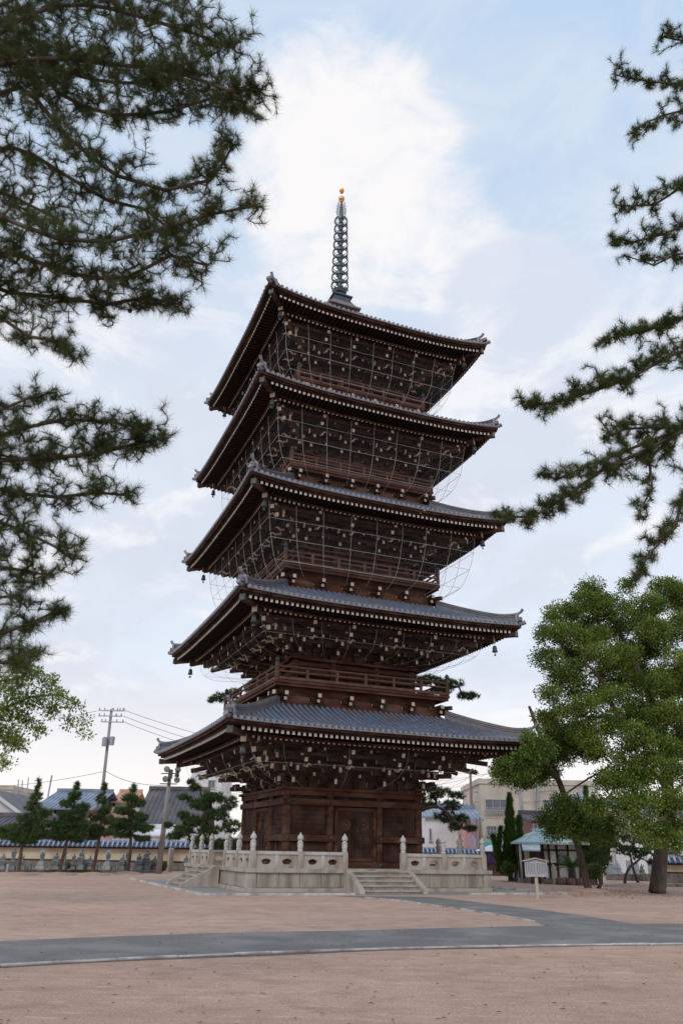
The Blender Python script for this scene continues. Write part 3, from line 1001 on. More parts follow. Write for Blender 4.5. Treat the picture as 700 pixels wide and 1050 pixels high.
c = mixc(cr2(nz(38, 4, r=0.8), 0.36, (0.72, 0.70, 0.69), 0.60, (1.10, 1.10, 1.10)), (1., 1., 1.), c, 'MULTIPLY') if False else mixc(1.0, c, cr2(nz(42, 5, r=0.8), 0.40, (0.60, 0.57, 0.56), 0.58, (1.0, 1.0, 1.0)), 'MULTIPLY')
c = mixc(cr2(nz(1.1, 7, (0.22, 2.6, 1), 0.7), 0.52, (0, 0, 0), 0.66, (0.55, 0.55, 0.55)), c, (0.43, 0.275, 0.21))
c = mixc(cr2(nz(3.3, 7, (0.5, 1.6, 1), 0.75), 0.56, (0, 0, 0), 0.64, (0.6, 0.6, 0.6)), c, (0.74, 0.56, 0.46))
c = mixc(cr2(nz(9, 4, (1, 1, 1), 0.8), 0.66, (0, 0, 0), 0.72, (0.5, 0.5, 0.5)), c, (0.25, 0.17, 0.14))
L.new(c, b.inputs['Base Color']); b.inputs['Roughness'].default_value = 0.95; b.inputs['Specular IOR Level'].default_value = 0.2
bp = N.new('ShaderNodeBump'); bp.inputs['Strength'].default_value = 0.7; bp.inputs['Distance'].default_value = 0.02
L.new(nz(30, 8, r=0.75), bp.inputs['Height'])
bp2 = N.new('ShaderNodeBump'); bp2.inputs['Strength'].default_value = 0.8; bp2.inputs['Distance'].default_value = 0.08
L.new(nz(3.4, 9, r=0.7), bp2.inputs['Height']); L.new(bp.outputs[0], bp2.inputs['Normal']); L.new(bp2.outputs[0], b.inputs['Normal'])
M['sand'] = m
ms = m.copy(); ms.name = 'coarse_sandy_gravel'
for nd in ms.node_tree.nodes:
    if nd.type == 'BSDF_PRINCIPLED': pb_ = nd
lk = [l for l in ms.node_tree.links if l.to_socket == pb_.inputs['Base Color']][0]
src = lk.from_socket
hs = ms.node_tree.nodes.new('ShaderNodeMix'); hs.data_type = 'RGBA'; hs.blend_type = 'MULTIPLY'; hs.inputs['Factor'].default_value = 1.0; hs.inputs['B'].default_value = (1.0, 0.985, 0.97, 1)
ms.node_tree.links.new(src, hs.inputs['A']); ms.node_tree.links.new(hs.outputs['Result'], pb_.inputs['Base Color'])
M['sand_coarse'] = ms
M['asphalt'] = mat('grey_asphalt', (0.235, 0.222, 0.215), (0.15, 0.142, 0.138), 26, 0.95, 0.5, 60, c3=(0.285, 0.262, 0.245), scale3=0.8, spec=0.2)
M['kerb'] = mat('kerb_stone', (0.62, 0.60, 0.58), (0.42, 0.40, 0.38), 6, 0.85, 0.5, 30, c3=(0.26, 0.21, 0.18), scale3=1.6)
M['paving'] = mat('paving_stone', (0.34, 0.325, 0.32), (0.24, 0.23, 0.225), 12, 0.85, 0.3, 40)

sheet('ground', [(-1500, -300), (1500, -300), (1500, 3000), (-1500, 3000)], 0.0, M['sand'])

# asphalt path: near edge curves gently
near_uv = [(-260, 1003), (-120, 996.5), (0, 991), (120, 984.5), (240, 979), (350, 975), (470, 971.6), (590, 969.6), (700, 968.6), (860, 968.5), (1100, 969)]
near = [gnd(u, v) for u, v in near_uv]
far_uv = [(-320, 975), (-120, 969), (0, 965.5), (110, 961), (250, 956.5), (350, 955), (460, 952), (560, 949.5), (640, 947.5), (700, 947.5), (860, 947.5), (1100, 949)]
far = [gnd(u, v) for u, v in far_uv]
fc = [(p.x, p.y) for p in near]
sheet('forecourt', [(-200, -200), (200, -200), (200, fc[-1][1] + (200 - fc[-1][0]) * 0.02)] + list(reversed(fc)) + [(-200, fc[0][1] - 60)], 0.003, M['sand_coarse'])
path_poly = [(p.x, p.y) for p in near] + [(p.x, p.y) for p in reversed(far)]
sheet('path', path_poly, 0.010, M['asphalt'])
# branch to the pagoda steps
bl = [(340, 918.5), (375, 920.6), (415, 924.5), (465, 931.5), (510, 938.5), (548, 945.5), (566, 951.5)]
br = [(668, 950), (650, 947.2), (600, 939.5), (550, 932.5), (500, 926.5), (445, 920.0)]
poly = [gnd(u, v) for u, v in bl] + [gnd(u, v) for u, v in br]
sheet('path_branch', [(p.x, p.y) for p in poly], 0.006, M['asphalt'])
# apron of paving round the terrace, in the terrace's own axes
def ploc(x, y):
    v = Matrix.Rotation(PYAW, 3, 'Z') @ Vector((x, y, 0)) + PC
    return (v.x, v.y)
sheet('pavement', [ploc(-7.6, -7.5), ploc(7.6, -7.5), ploc(7.6, 7.6), ploc(-7.6, 7.6)], 0.004, M['paving'])
mb = MB()
for (a, b_) in (((-7.66, -7.56), (-1.9, -7.56)), ((3.0, -7.56), (7.66, -7.56)), ((-7.66, -7.56), (-7.66, 7.6)), ((7.66, -7.56), (7.66, 7.6))):
    p, q_ = ploc(*a), ploc(*b_)
    mb.bar((p[0], p[1], 0.02), (q_[0], q_[1], 0.02), 0.13, 0.10)
tag(mb.build('pavement_edge', M['kerb'], bevel=0.01), kind='structure')
# kerb along the near edge: separate stones butted end to end
mb = MB()
pts = []
for i in range(len(near) - 1):
    a, b_ = near[i], near[i + 1]
    n = max(1, int((b_ - a).length / 0.6))
    for j in range(n): pts.append(a.lerp(b_, j / n))
for i in range(len(pts) - 1):
    a, b_ = pts[i].copy(), pts[i + 1].copy()
    d = (b_ - a).normalized()
    a += d * 0.006; b_ -= d * 0.006
    dz_ = random.uniform(-0.006, 0.006)
    nrm = Vector((d.y, -d.x, 0)) * random.uniform(-0.008, 0.008)
    mb.bar(a + nrm + Vector((0, 0, -0.024 + dz_)), b_ + nrm + Vector((0, 0, -0.024 + dz_)), 0.10, 0.10)
tag(mb.build('kerb', M['kerb'], bevel=0.010), kind='structure')
M['kerb_shade'] = mat('dark_kerb_shade', (0.20, 0.13, 0.11), (0.11, 0.075, 0.065), 4, 0.95, 0.4, 30)  # dark brown strip before the kerb, painted in for its shaded face
mb = MB()
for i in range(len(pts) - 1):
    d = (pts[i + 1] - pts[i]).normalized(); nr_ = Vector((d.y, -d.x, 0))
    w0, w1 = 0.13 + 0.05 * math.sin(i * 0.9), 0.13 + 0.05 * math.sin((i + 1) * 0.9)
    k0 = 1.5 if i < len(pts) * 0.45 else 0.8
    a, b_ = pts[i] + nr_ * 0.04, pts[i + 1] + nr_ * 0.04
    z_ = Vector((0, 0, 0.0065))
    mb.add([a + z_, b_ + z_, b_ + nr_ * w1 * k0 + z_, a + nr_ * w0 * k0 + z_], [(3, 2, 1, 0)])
tag(mb.build('kerb_shade', M['kerb_shade']), kind='structure')
mb = MB()
blp = [gnd(u, v) for u, v in bl[1:-1]]
for i in range(len(blp) - 1):
    mb.bar(blp[i] + Vector((0, 0, 0.006)), blp[i + 1] + Vector((0, 0, 0.006)), 0.09, 0.05)
tag(mb.build('path_kerb', M['kerb']), kind='structure')
# scattered grit and pebbles in the near ground
vsn = []; fsn = []
P = []
for i in range(2600):
    y = 5.5 + 16 * rng.random() ** 1.5
    x = (rng.random() - 0.5) * (y * 1.15 + 1)
    P.append((x, y, 0.004 + 0.014 * rng.random() ** 3))
mb = MB()
for (x, y, s) in P:
    a = rng.random() * 6.28
    c0, s0 = math.cos(a) * s, math.sin(a) * s
    mb.add([(x + c0, y + s0, 0), (x - s0, y + c0 * 1.0, 0), (x - c0, y - s0, 0), (x + s0, y - c0, 0), (x, y, s * 0.8)], [(0, 1, 4), (1, 2, 4), (2, 3, 4), (3, 0, 4)])
M['grit'] = mat('gravel_grit', (0.40, 0.31, 0.26), (0.20, 0.15, 0.13), 3.0, 0.9, c3=(0.5, 0.46, 0.42), scale3=7)
tag(mb.build('gravel', M['grit']), kind='stuff', label='loose grit and pebbles strewn over the sandy ground')
mb = MB()
for i in range(900):
    if i < 420:
        y = 6 + 14 * rng.random() ** 1.4; x = (rng.random() - 0.5) * (y * 1.1 + 1)
    else:
        a, rr = rng.random() * 6.28, 5.5 * rng.random() ** 0.6
        x, y = 12.5 + rr * math.cos(a), 38 + rr * math.sin(a)
    a = rng.random() * 6.28; l_ = rng.uniform(0.02, 0.045) if y < 22 else rng.uniform(0.05, 0.09); w_ = l_ * 0.3
    c0, s0 = math.cos(a), math.sin(a)
    mb.add([(x - c0 * l_, y - s0 * l_, 0.014), (x + s0 * w_, y - c0 * w_, 0.02), (x + c0 * l_, y + s0 * l_, 0.016), (x - s0 * w_, y + c0 * w_, 0.026)], [(0, 1, 2, 3)])
M['litter'] = mat('fallen_leaf', (0.22, 0.13, 0.07), (0.10, 0.06, 0.035), 2.0, 0.9, c3=(0.36, 0.25, 0.10), scale3=3)
tag(mb.build('fallen_leaves', M['litter']), kind='stuff', label='dry leaves and needles fallen on the sandy ground')
# ------------------------------------------------------------------ trees
def grow(skel, targets, step, up=0.0):
    """skel: list of (pos, parent). Connect every target to the nearest node of the tree with a bent twig.
    returns nodes pos (n,3), parent list, leaf node ids"""
    cap = len(skel) + len(targets) * 9 + 10
    pos = np.zeros((cap, 3)); par = np.full(cap, -1, dtype=int)
    n = 0
    for p, q in skel:
        pos[n] = p; par[n] = q; n += 1
    base = np.array([s[0] for s in skel])
    T = np.asarray(targets)
    d0 = np.min(np.linalg.norm(T[:, None, :] - base[None, :, :], axis=2), axis=1)
    order = np.argsort(d0)
    tips = []
    for i in order:
        t = T[i]
        d = np.linalg.norm(pos[:n] - t, axis=1)
        j = int(np.argmin(d)); dist = d[j]
        m = max(1, min(8, int(dist / step)))
        a = pos[j].copy(); prev = j
        off = (rng.random(3) - 0.5) * dist * 0.25
        off[2] -= up * dist * 0.3
        for k in range(1, m + 1):
            f = k / m
            p = a + (t - a) * f + off * math.sin(PI * f)
            pos[n] = p; par[n] = prev; prev = n; n += 1
        tips.append(prev)
    return pos[:n], par[:n], np.array(tips)

def polyskel(lines, step=0.5):
    """lines: list of (list of Vector, parent_ref) where parent_ref None or (line index, fraction)"""
    sk = []; idx = []; fixed = {}
    for pts, ref in lines:
        pts = [Vector(p) for p in pts]
        ids = []
        prev = -1
        if ref is not None:
            li, fr = ref
            prev = idx[li][int(fr * (len(idx[li]) - 1))]
            pts = [Vector(sk[prev][0])] + pts
        dense = []
        for i in range(len(pts) - 1):
            m = max(1, int((pts[i + 1] - pts[i]).length / step))
            p0 = pts[max(i - 1, 0)]; p1 = pts[i]; p2 = pts[i + 1]; p3 = pts[min(i + 2, len(pts) - 1)]
            for j in range(m):
                t = j / m
                dense.append(0.5 * (2 * p1 + (p2 - p0) * t + (2 * p0 - 5 * p1 + 4 * p2 - p3) * t * t + (-p0 + 3 * p1 - 3 * p2 + p3) * t ** 3))
        dense.append(pts[-1])
        if ref is not None: dense = dense[1:]
        for p in dense:
            sk.append((tuple(p), prev)); prev = len(sk) - 1; ids.append(prev)
        idx.append(ids)
    return sk, idx

def wood_mesh(name, pos, par, rmin, rtrunk, m_, parent, n_main=0, expo=2.3, cutoff=0.0, sides=6):
    n = len(pos)
    acc = np.full(n, rmin ** expo)
    child = np.zeros(n, bool)
    has = np.zeros(n, bool)
    for i in range(n - 1, -1, -1):
        if par[i] >= 0:
            if not has[par[i]]:
                acc[par[i]] = 0; has[par[i]] = True
            acc[par[i]] += acc[i]
    r = acc ** (1 / expo)
    r *= (rtrunk / r.max()) ** np.clip((r - rmin) / (r.max() - rmin + 1e-9), 0, 1) if r.max() > rmin else 1
    V = []; Fc = []
    c = 0
    for i in range(n):
        p = par[i]
        if p < 0: continue
        a = pos[p]; b_ = pos[i]
        d = b_ - a; L_ = np.linalg.norm(d)
        if L_ < 1e-6: continue
        d = d / L_
        rb = r[i]; ra = min(r[p], rb * 1.35 + 0.01) if r[p] > rb * 1.5 else r[p]
        k = sides if ra > rtrunk * 0.12 else (4 if ra > rmin * 2.5 else 3)
        s = np.cross(d, (0.31, 0.2, 0.93)); s /= np.linalg.norm(s) + 1e-9
        t = np.cross(d, s)
        ang = np.arange(k) * 2 * PI / k
        ring = np.outer(np.cos(ang), s) + np.outer(np.sin(ang), t)
        V.append(a - d * ra * 0.2 + ring * ra); V.append(b_ + ring * rb)
        for q in range(k):
            q2 = (q + 1) % k
            Fc.append((c + q, c + q2, c + k + q2, c + k + q))
        c += 2 * k
    V = np.concatenate(V)
    o = np_mesh(name, V, np.array(Fc), m_, parent, 4, smooth=True)
    return o, r

def trunk_mesh(name, pts, radii, m_, parent, n=14, rough=0.06):
    """solid trunk tube with uneven outline"""
    mb = MB()
    P = [Vector(p) for p in pts]
    dense = []; rd = []
    for i in range(len(P) - 1):
        m = max(2, int((P[i + 1] - P[i]).length / 0.25))
        for j in range(m):
            t = j / m
            p0 = P[max(i - 1, 0)]; p1 = P[i]; p2 = P[i + 1]; p3 = P[min(i + 2, len(P) - 1)]
            dense.append(0.5 * (2 * p1 + (p2 - p0) * t + (2 * p0 - 5 * p1 + 4 * p2 - p3) * t * t + (-p0 + 3 * p1 - 3 * p2 + p3) * t ** 3))
            rd.append(radii[i] + (radii[i + 1] - radii[i]) * t)
    dense.append(P[-1]); rd.append(radii[-1])
    mb.tube(dense, rd, n)
    ph = random.random() * 9
    for i, v in enumerate(mb.v):
        c = dense[min(i // n, len(dense) - 1)]
        w_ = Vector(v) - c
        a = (i % n) / n * 2 * PI
        f = 1 + rough * (math.sin(3 * a + ph + c.z * 0.8) + 0.7 * math.sin(5 * a + c.z * 2.1)) + random.uniform(-1, 1) * rough * 0.4
        mb.v[i] = tuple(c + w_ * f)
    return mb.build(name, m_, parent, smooth=True)

def needles(name, tips, dirs, m_, parent, nn=36, length=0.11, width=0.004, spread=1.0, up=0.25, back=0.12):
    """brush-like tufts of thin needles"""
    T = len(tips)
    tips = np.asarray(tips); dirs = np.asarray(dirs)
    n = T * nn
    base = np.repeat(tips, nn, axis=0); ax = np.repeat(dirs, nn, axis=0)
    rnd = rng.normal(size=(n, 3)); rnd /= np.linalg.norm(rnd, axis=1)[:, None]
    d = ax * rng.uniform(0.25, 1.1, (n, 1)) + rnd * spread
    d[:, 2] += up
    d /= np.linalg.norm(d, axis=1)[:, None]
    base = base - ax * (back * rng.random((n, 1)))
    Ln = length * rng.uniform(0.65, 1.15, (n, 1)) * np.repeat(rng.uniform(0.8, 1.2, (T, 1)), nn, axis=0)
    side = np.cross(d, rng.normal(size=(n, 3))); side /= np.linalg.norm(side, axis=1)[:, None] + 1e-9
    V = np.empty((n, 3, 3))
    V[:, 0] = base + side * width / 2; V[:, 1] = base - side * width / 2; V[:, 2] = base + d * Ln
    return np_mesh(name, V.reshape(-1, 3), np.arange(n * 3).reshape(n, 3), m_, parent, 3)

def leaves(name, centers, m_, parent, per=24, spread=0.3, size=0.12, up=0.5, flat=0.7, aspect=0.5):
    """clusters of small folded leaves around each twig tip"""
    T = len(centers); n = T * per
    c = np.repeat(np.asarray(centers), per, axis=0)
    rnd = rng.normal(size=(n, 3)); rnd /= np.linalg.norm(rnd, axis=1)[:, None]
    off = rnd * (rng.random((n, 1)) ** 0.5) * spread
    off[:, 2] *= flat
    d = rnd * 1.0 + rng.normal(size=(n, 3)) * 0.5; d[:, 2] += up * 0.6 - 0.1
    d /= np.linalg.norm(d, axis=1)[:, None]
    nrm = rng.normal(size=(n, 3)) * 0.6; nrm[:, 2] += 1.0
    side = np.cross(d, nrm); side /= np.linalg.norm(side, axis=1)[:, None] + 1e-9
    s = size * rng.uniform(0.6, 1.25, (n, 1))
    p = c + off
    V = np.empty((n, 4, 3))
    V[:, 0] = p; V[:, 1] = p + d * s * 0.5 + side * s * aspect * 0.5
    V[:, 2] = p + d * s; V[:, 3] = p + d * s * 0.5 - side * s * aspect * 0.5
    return np_mesh(name, V.reshape(-1, 3), np.arange(n * 4).reshape(n, 4), m_, parent, 4)

def pad_points(pads, dens, shell=0.5):
    """random points in ellipsoids; pads (centre, (rx, ry, rz), weight)"""
    out = []
    for c, r, wgt in pads:
        n = max(3, int(dens * wgt))
        q = rng.normal(size=(n, 3)); q /= np.linalg.norm(q, axis=1)[:, None]
        rad = (shell + (1 - shell) * rng.random((n, 1))) if shell > 0 else rng.random((n, 1)) ** (1 / 3)
        out.append(np.asarray(c) + q * rad ** 0.7 * np.asarray(r))
    return np.concatenate(out)

def branch_points(pts, n, r0, r1, flat=0.6, t0=0.0):
    """points scattered about a polyline"""
    P = np.array([tuple(p) for p in pts]); seg = np.linalg.norm(np.diff(P, axis=0), axis=1); cum = np.concatenate([[0], np.cumsum(seg)])
    if r0 < 3:
        # side shoots: each one a short spray of tufts leaving the limb at an angle
        per = 7
        m = max(4, n // per)
        res = []
        for i in range(m):
            tt = (0.04 + 0.96 * (i + rng.random()) / m) * cum[-1]
            c = np.array([np.interp(tt, cum, P[:, k]) for k in range(3)])
            c2 = np.array([np.interp(min(tt + 0.1, cum[-1] + 0.1), np.append(cum, cum[-1] + 0.1), np.append(P[:, k], 2 * P[-1, k] - P[-2, k]) if False else np.append(P[:, k], P[-1, k] + (P[-1, k] - P[-2, k]) * 0.1 / max(seg[-1], 0.1))) for k in range(3)])
            tan = (c2 - c); tan /= np.linalg.norm(tan) + 1e-9
            q = rng.normal(size=3); q[2] *= flat; q -= tan * q.dot(tan) * 0.8; q /= np.linalg.norm(q)
            d = q * rng.uniform(0.5, 1.0) + tan * rng.uniform(0.3, 1.0); d /= np.linalg.norm(d)
            L_ = (r0 + (r1 - r0) * (tt / cum[-1])) * rng.uniform(0.5, 1.5)
            bend = rng.normal(size=3) * 0.25; bend[2] += 0.15
            for j in range(per):
                s = 0.25 + 0.75 * (j + rng.random() * 0.6) / per
                res.append(c + d * L_ * s + bend * L_ * s * s + rng.normal(size=3) * 0.045)
        return np.array(res)
    t = (t0 + (1 - t0) * rng.random(n)) * cum[-1]
    out = np.stack([np.interp(t, cum, P[:, k]) for k in range(3)], axis=1)
    rr = r0 + (r1 - r0) * (t / cum[-1])
    q = rng.normal(size=(n, 3)); q /= np.linalg.norm(q, axis=1)[:, None]
    q *= (rng.random((n, 1)) ** 0.45) * rr[:, None]; q[:, 2] *= flat
    return out + q

def tip_dirs(pos, par, tips):
    d = pos[tips] - pos[par[tips]]
    return d / (np.linalg.norm(d, axis=1)[:, None] + 1e-9)

# ---- near pine at the left: trunk just outside the frame
def near_pine(label, base, trunk, trunk_r, branches, m_needle, nlen, nn, wdt, twig=0.006, step=0.28, rmax=0.09, cones=0, sm=1.3, tm_=2.0):
    root = empty('pine_tree', base, 0, label, 'pine tree')
    lines = [(trunk, None)]
    tg = []
    for b_ in branches:
        pts, fr, n, r0, r1 = b_[:5]
        flat = b_[5] if len(b_) > 5 else 0.6
        lines.append((pts, (0, fr)))
        tg.append(branch_points([Vector(p) for p in pts], int(n * tm_), r0 * sm, r1 * 1.4, min(1.0, flat * (1.0 + 0.35 * sm)), 0.0))
    tg = np.concatenate(tg)
    sk, idx = polyskel(lines, 0.35)
    pos, par, tips = grow(sk, tg, step, 0.3)
    nb = Vector(base)
    # shift to local coordinates
    pos = pos - np.array(tuple(nb))
    tr = trunk_mesh('trunk', [Vector(p) - nb for p in trunk], trunk_r, M['bark'], root)
    # limbs: everything except the trunk line itself
    nt_ = len(idx[0])
    par2 = par.copy(); par2[:nt_] = -1
    limb, r = wood_mesh('branches', pos, par2, twig, rmax, M['bark'], root, sides=8)
    d = tip_dirs(pos, par, tips)
    needles('crown', pos[tips], d, m_needle, root, nn, nlen, wdt, 0.9, 0.22, 0.13)
    if cones:
        mb = MB()
        for i in rng.choice(len(tips), cones):
            p = pos[tips[i]]
            mb.lathe([(0.008, -0.03), (0.026, -0.015), (0.028, 0.005), (0.02, 0.02), (0.006, 0.032)], c=tuple(p), n=7)
        mb.build('pine_cones', M['bark'], root)
    return root

def B(uvs, Y0, Y1):
    n = len(uvs)
    return [at(u, v, Y0 + (Y1 - Y0) * i / (n - 1)) for i, (u, v) in enumerate(uvs)]

TB = Vector((-7.4, 6.4, 0))
trunkL = [TB, Vector((-7.3, 6.5, 2.5)), Vector((-7.1, 6.7, 5)), Vector((-6.9, 6.9, 7.5)), Vector((-6.8, 7.1, 10)), Vector((-6.6, 7.3, 12.5)), Vector((-6.4, 7.4, 14.5))]
brL = [
    # uv polyline, Y0, Y1, fraction up the trunk, tufts, r0, r1
    (B([(-60, 30), (40, -10), (120, -20), (185, -8)], 7.4, 7.2), 0.80, 260, 0.55, 0.38),
    (B([(-60, 70), (30, 15), (90, 5), (160, 22), (215, 40), (240, 50)], 7.4, 6.9), 0.78, 420, 0.55, 0.30),
    (B([(-60, 80), (40, 60), (110, 65), (185, 75), (240, 95), (262, 90)], 7.2, 7.0), 0.74, 460, 0.50, 0.26),
    (B([(-40, 60), (20, 45), (60, 95), (120, 118), (180, 112), (220, 100), (255, 112)], 7.6, 8.2), 0.74, 380, 0.40, 0.22),
    (B([(-40, 110), (20, 90), (70, 140), (120, 180), (170, 195), (215, 185), (238, 150)], 7.4, 7.8), 0.70, 330, 0.42, 0.22),
    (B([(-50, 210), (0, 222), (60, 245), (110, 248), (160, 236), (215, 220), (262, 211)], 7.0, 7.0), 0.60, 215, 0.30, 0.12),
    (B([(-50, 170), (10, 150), (60, 175), (110, 205), (150, 215), (190, 252)], 7.8, 8.2), 0.66, 230, 0.42, 0.22),
    (B([(-50, 255), (20, 262), (70, 280), (130, 285), (175, 262), (212, 272)], 7.4, 7.2), 0.56, 250, 0.40, 0.2),
    (B([(-50, 285), (10, 300), (60, 305), (110, 312), (150, 305), (185, 312)], 7.8, 7.8), 0.52, 230, 0.33, 0.14),
    (B([(-60, 310), (0, 325), (30, 345), (60, 350), (75, 368)], 7.6, 7.4), 0.50, 110, 0.26, 0.14),
    (B([(-60, 200), (-20, 190), (30, 210), (60, 225)], 8.4, 9.0), 0.62, 170, 0.5, 0.4),
    (B([(-60, 30), (0, 40), (70, 75), (140, 85), (200, 70)], 8.0, 9.2), 0.76, 330, 0.6, 0.35),
    # second level
    (B([(-60, 470), (0, 472), (50, 470), (100, 465), (140, 455), (165, 450)], 8.0, 8.0), 0.36, 230, 0.30, 0.17, 0.7),
    (B([(-60, 430), (-10, 425), (30, 408), (58, 402)], 8.0, 7.8), 0.42, 60, 0.22, 0.12, 0.5),
    (B([(-50, 455), (20, 440), (65, 430), (110, 432), (150, 440)], 8.0, 7.7), 0.37, 130, 0.24, 0.13, 0.6),
    (B([(-60, 490), (10, 505), (60, 510), (100, 505), (130, 508)], 8.1, 8.0), 0.34, 110, 0.24, 0.13, 0.6),
    (B([(-60, 520), (0, 535), (25, 545), (60, 562), (72, 572)], 8.0, 8.0), 0.31, 110, 0.28, 0.14, 0.7),
    (B([(-60, 575), (-10, 580), (25, 585), (50, 590)], 8.1, 8.0), 0.29, 80, 0.28, 0.18, 0.7),
    (B([(-60, 600), (0, 612), (20, 612)], 8.1, 8.0), 0.28, 35, 0.25, 0.15, 0.6),
    (B([(-60, 640), (0, 650), (30, 640), (55, 628), (68, 630)], 8.2, 8.2), 0.24, 75, 0.22, 0.11, 0.6),
    (B([(-60, 675), (-5, 680), (20, 678), (38, 668)], 8.2, 8.1), 0.22, 75, 0.24, 0.15, 0.7),
]
near_pine('large dark pine whose needle branches fill the upper left, nearest the camera', TB, trunkL, [0.34, 0.29, 0.26, 0.24, 0.20, 0.15, 0.08], brL, M['pine'], 0.135, 50, 0.0034, 0.0046, 0.13, 0.033, cones=14, sm=1.6, tm_=2.15)

TR = Vector((8.6, 10.6, 0))
trunkR = [TR, Vector((8.8, 10.6, 3)), Vector((8.9, 10.8, 6)), Vector((9.0, 11.0, 9)), Vector((9.0, 11.1, 12)), Vector((9.1, 11.2, 15)), Vector((9.2, 11.2, 17.5))]
brR = [
    (B([(770, 100), (720, 88), (680, 85), (645, 80), (630, 77)], 11.2, 11.0), 0.80, 110, 0.42, 0.15, 0.5),
    (B([(770, 60), (730, 50), (700, 42), (680, 38)], 11.2, 11.2), 0.84, 95, 0.45, 0.24, 0.7),
    (B([(770, 120), (720, 112), (680, 118), (650, 132)], 11.2, 11.0), 0.78, 90, 0.34, 0.18, 0.6),
    (B([(780, 220), (730, 185), (700, 190), (670, 210), (630, 210)], 11.2, 11.0), 0.70, 120, 0.38, 0.18, 0.6),
    (B([(780, 250), (720, 228), (680, 240), (650, 248), (628, 245)], 11.0, 10.8), 0.67, 110, 0.36, 0.14, 0.55),
    (B([(780, 280), (720, 255), (690, 262), (670, 272), (640, 262)], 11.2, 11.0), 0.66, 60, 0.28, 0.14, 0.6),
    (B([(780, 340), (730, 355), (690, 363), (650, 385), (610, 400), (570, 412), (536, 416)], 10.6, 10.2), 0.60, 240, 0.36, 0.14, 0.45),
    (B([(780, 320), (730, 315), (700, 325), (660, 340), (620, 347)], 10.8, 10.6), 0.62, 150, 0.36, 0.13, 0.55),
    (B([(780, 400), (720, 432), (690, 447), (655, 465), (620, 480), (585, 505), (545, 530), (520, 530)], 10.2, 9.8), 0.54, 260, 0.34, 0.17, 0.5),
    (B([(780, 430), (700, 440), (670, 438), (640, 440), (618, 450)], 10.4, 10.0), 0.54, 110, 0.30, 0.17, 0.6),
    (B([(720, 432), (690, 447), (665, 470), (668, 500), (655, 525)], 10.2, 10.0), 0.54, 55, 0.20, 0.16, 0.9),
    (B([(790, 450), (730, 470), (700, 505), (692, 540), (672, 560), (650, 590)], 9.9, 9.7), 0.50, 120, 0.22, 0.12, 0.8),
    (B([(600, 478), (570, 492), (556, 485)], 9.9, 9.9), 0.54, 22, 0.14, 0.1, 0.8),
]
near_pine('pine at the right edge with long sparse branches reaching in towards the pagoda', TR, trunkR, [0.32, 0.27, 0.25, 0.22, 0.18, 0.12, 0.06], brR, M['pine'], 0.145, 64, 0.0044, 0.005, 0.14, 0.042)

# ---- broadleaf trees
def broadleaf(name, label, cat, base, trunk, trunk_r, limbs, pads, m_, dens, per, spread, size, twig=0.014, rmax=0.2, bark='bark', group=None, step=0.7):
    root = empty(name, base, 0, label, cat, group)
    nb = Vector(base)
    lines = [(trunk, None)] + limbs
    tg = pad_points(pads, dens, 0.35)
    sk, idx = polyskel(lines, 0.6)
    pos, par, tips = grow(sk, tg, step, 0.2)
    pos = pos - np.array(tuple(nb))
    trunk_mesh('trunk', [Vector(p) - nb for p in trunk], trunk_r, M[bark], root, 16, 0.07)
    par2 = par.copy(); par2[:len(idx[0])] = -1
    wood_mesh('branches', pos, par2, twig, rmax, M[bark], root, sides=8)
    leaves('crown', pos[tips], m_, root, per, spread, size)
    return root

def PD(lst, Y):
    """pads from (u, v, r_px, depth offset, weight)"""
    out = []
    for (u, v, r, dy, *w_) in lst:
        c = at(u, v, Y + dy)
        k = px(Y + dy, v)
        rr = r * k
        out.append((tuple(c), (rr, rr * 1.15, rr * 0.72), (w_[0] if w_ else 1.0) * (rr / 1.0) ** 2))
    return out

YA = 39.2
tA = gnd(603, 914)
trA = [tA, at(592, 868, YA), at(578, 815, YA), at(562, 775, YA), at(550, 745, YA), at(542, 724, YA)]
limA = [([at(560, 790, YA - 0.5), at(540, 780, YA - 1), at(522, 782, YA - 1.2)], (0, 0.66)), ([at(562, 785, YA - 2), at(548, 778, YA - 3.5), at(536, 780, YA - 4.5)], (0, 0.62)),
        ([at(592, 845, YA - 1), at(580, 838, YA - 1.6), at(565, 842, YA - 1.8)], (0, 0.4)),
        ([at(600, 800, YA - 0.6), at(618, 790, YA - 1), at(640, 770, YA)], (0, 0.5))]
padA = PD([(546, 759, 11, -5), (556, 770, 13, -4.5), (540, 774, 12, -5), (522, 786, 12, -4.5), (512, 796, 9, -4.2), (533, 792, 13, -4.5), (520, 778, 16, -1.8), (548, 792, 16, -1.2), (538, 764, 13, -1), (530, 782, 20, -1), (515, 790, 11, -1.5), (545, 772, 18, -1), (556, 790, 14, 0.5), (522, 772, 12, -.5), (535, 800, 12, -1),
           (580, 830, 18, -1.8), (598, 845, 22, -1.5), (572, 850, 14, -1.5), (618, 858, 12, -1.2), (560, 838, 9, -2), (625, 846, 12, -1),
           (570, 762, 18, 0), (588, 752, 20, -0.5), (562, 742, 12, 0.4), (604, 770, 16, 0), (575, 775, 12, 1)], YA)
broadleaf('camphor_tree', 'slender leaning camphor tree with a bare tilted trunk left of the thick one', 'tree', tA, trA,
          [0.17, 0.15, 0.135, 0.12, 0.10, 0.06], limA, padA, M['camphor_dark'], 100, 64, 0.37, 0.125, 0.010, 0.10, 'bark')

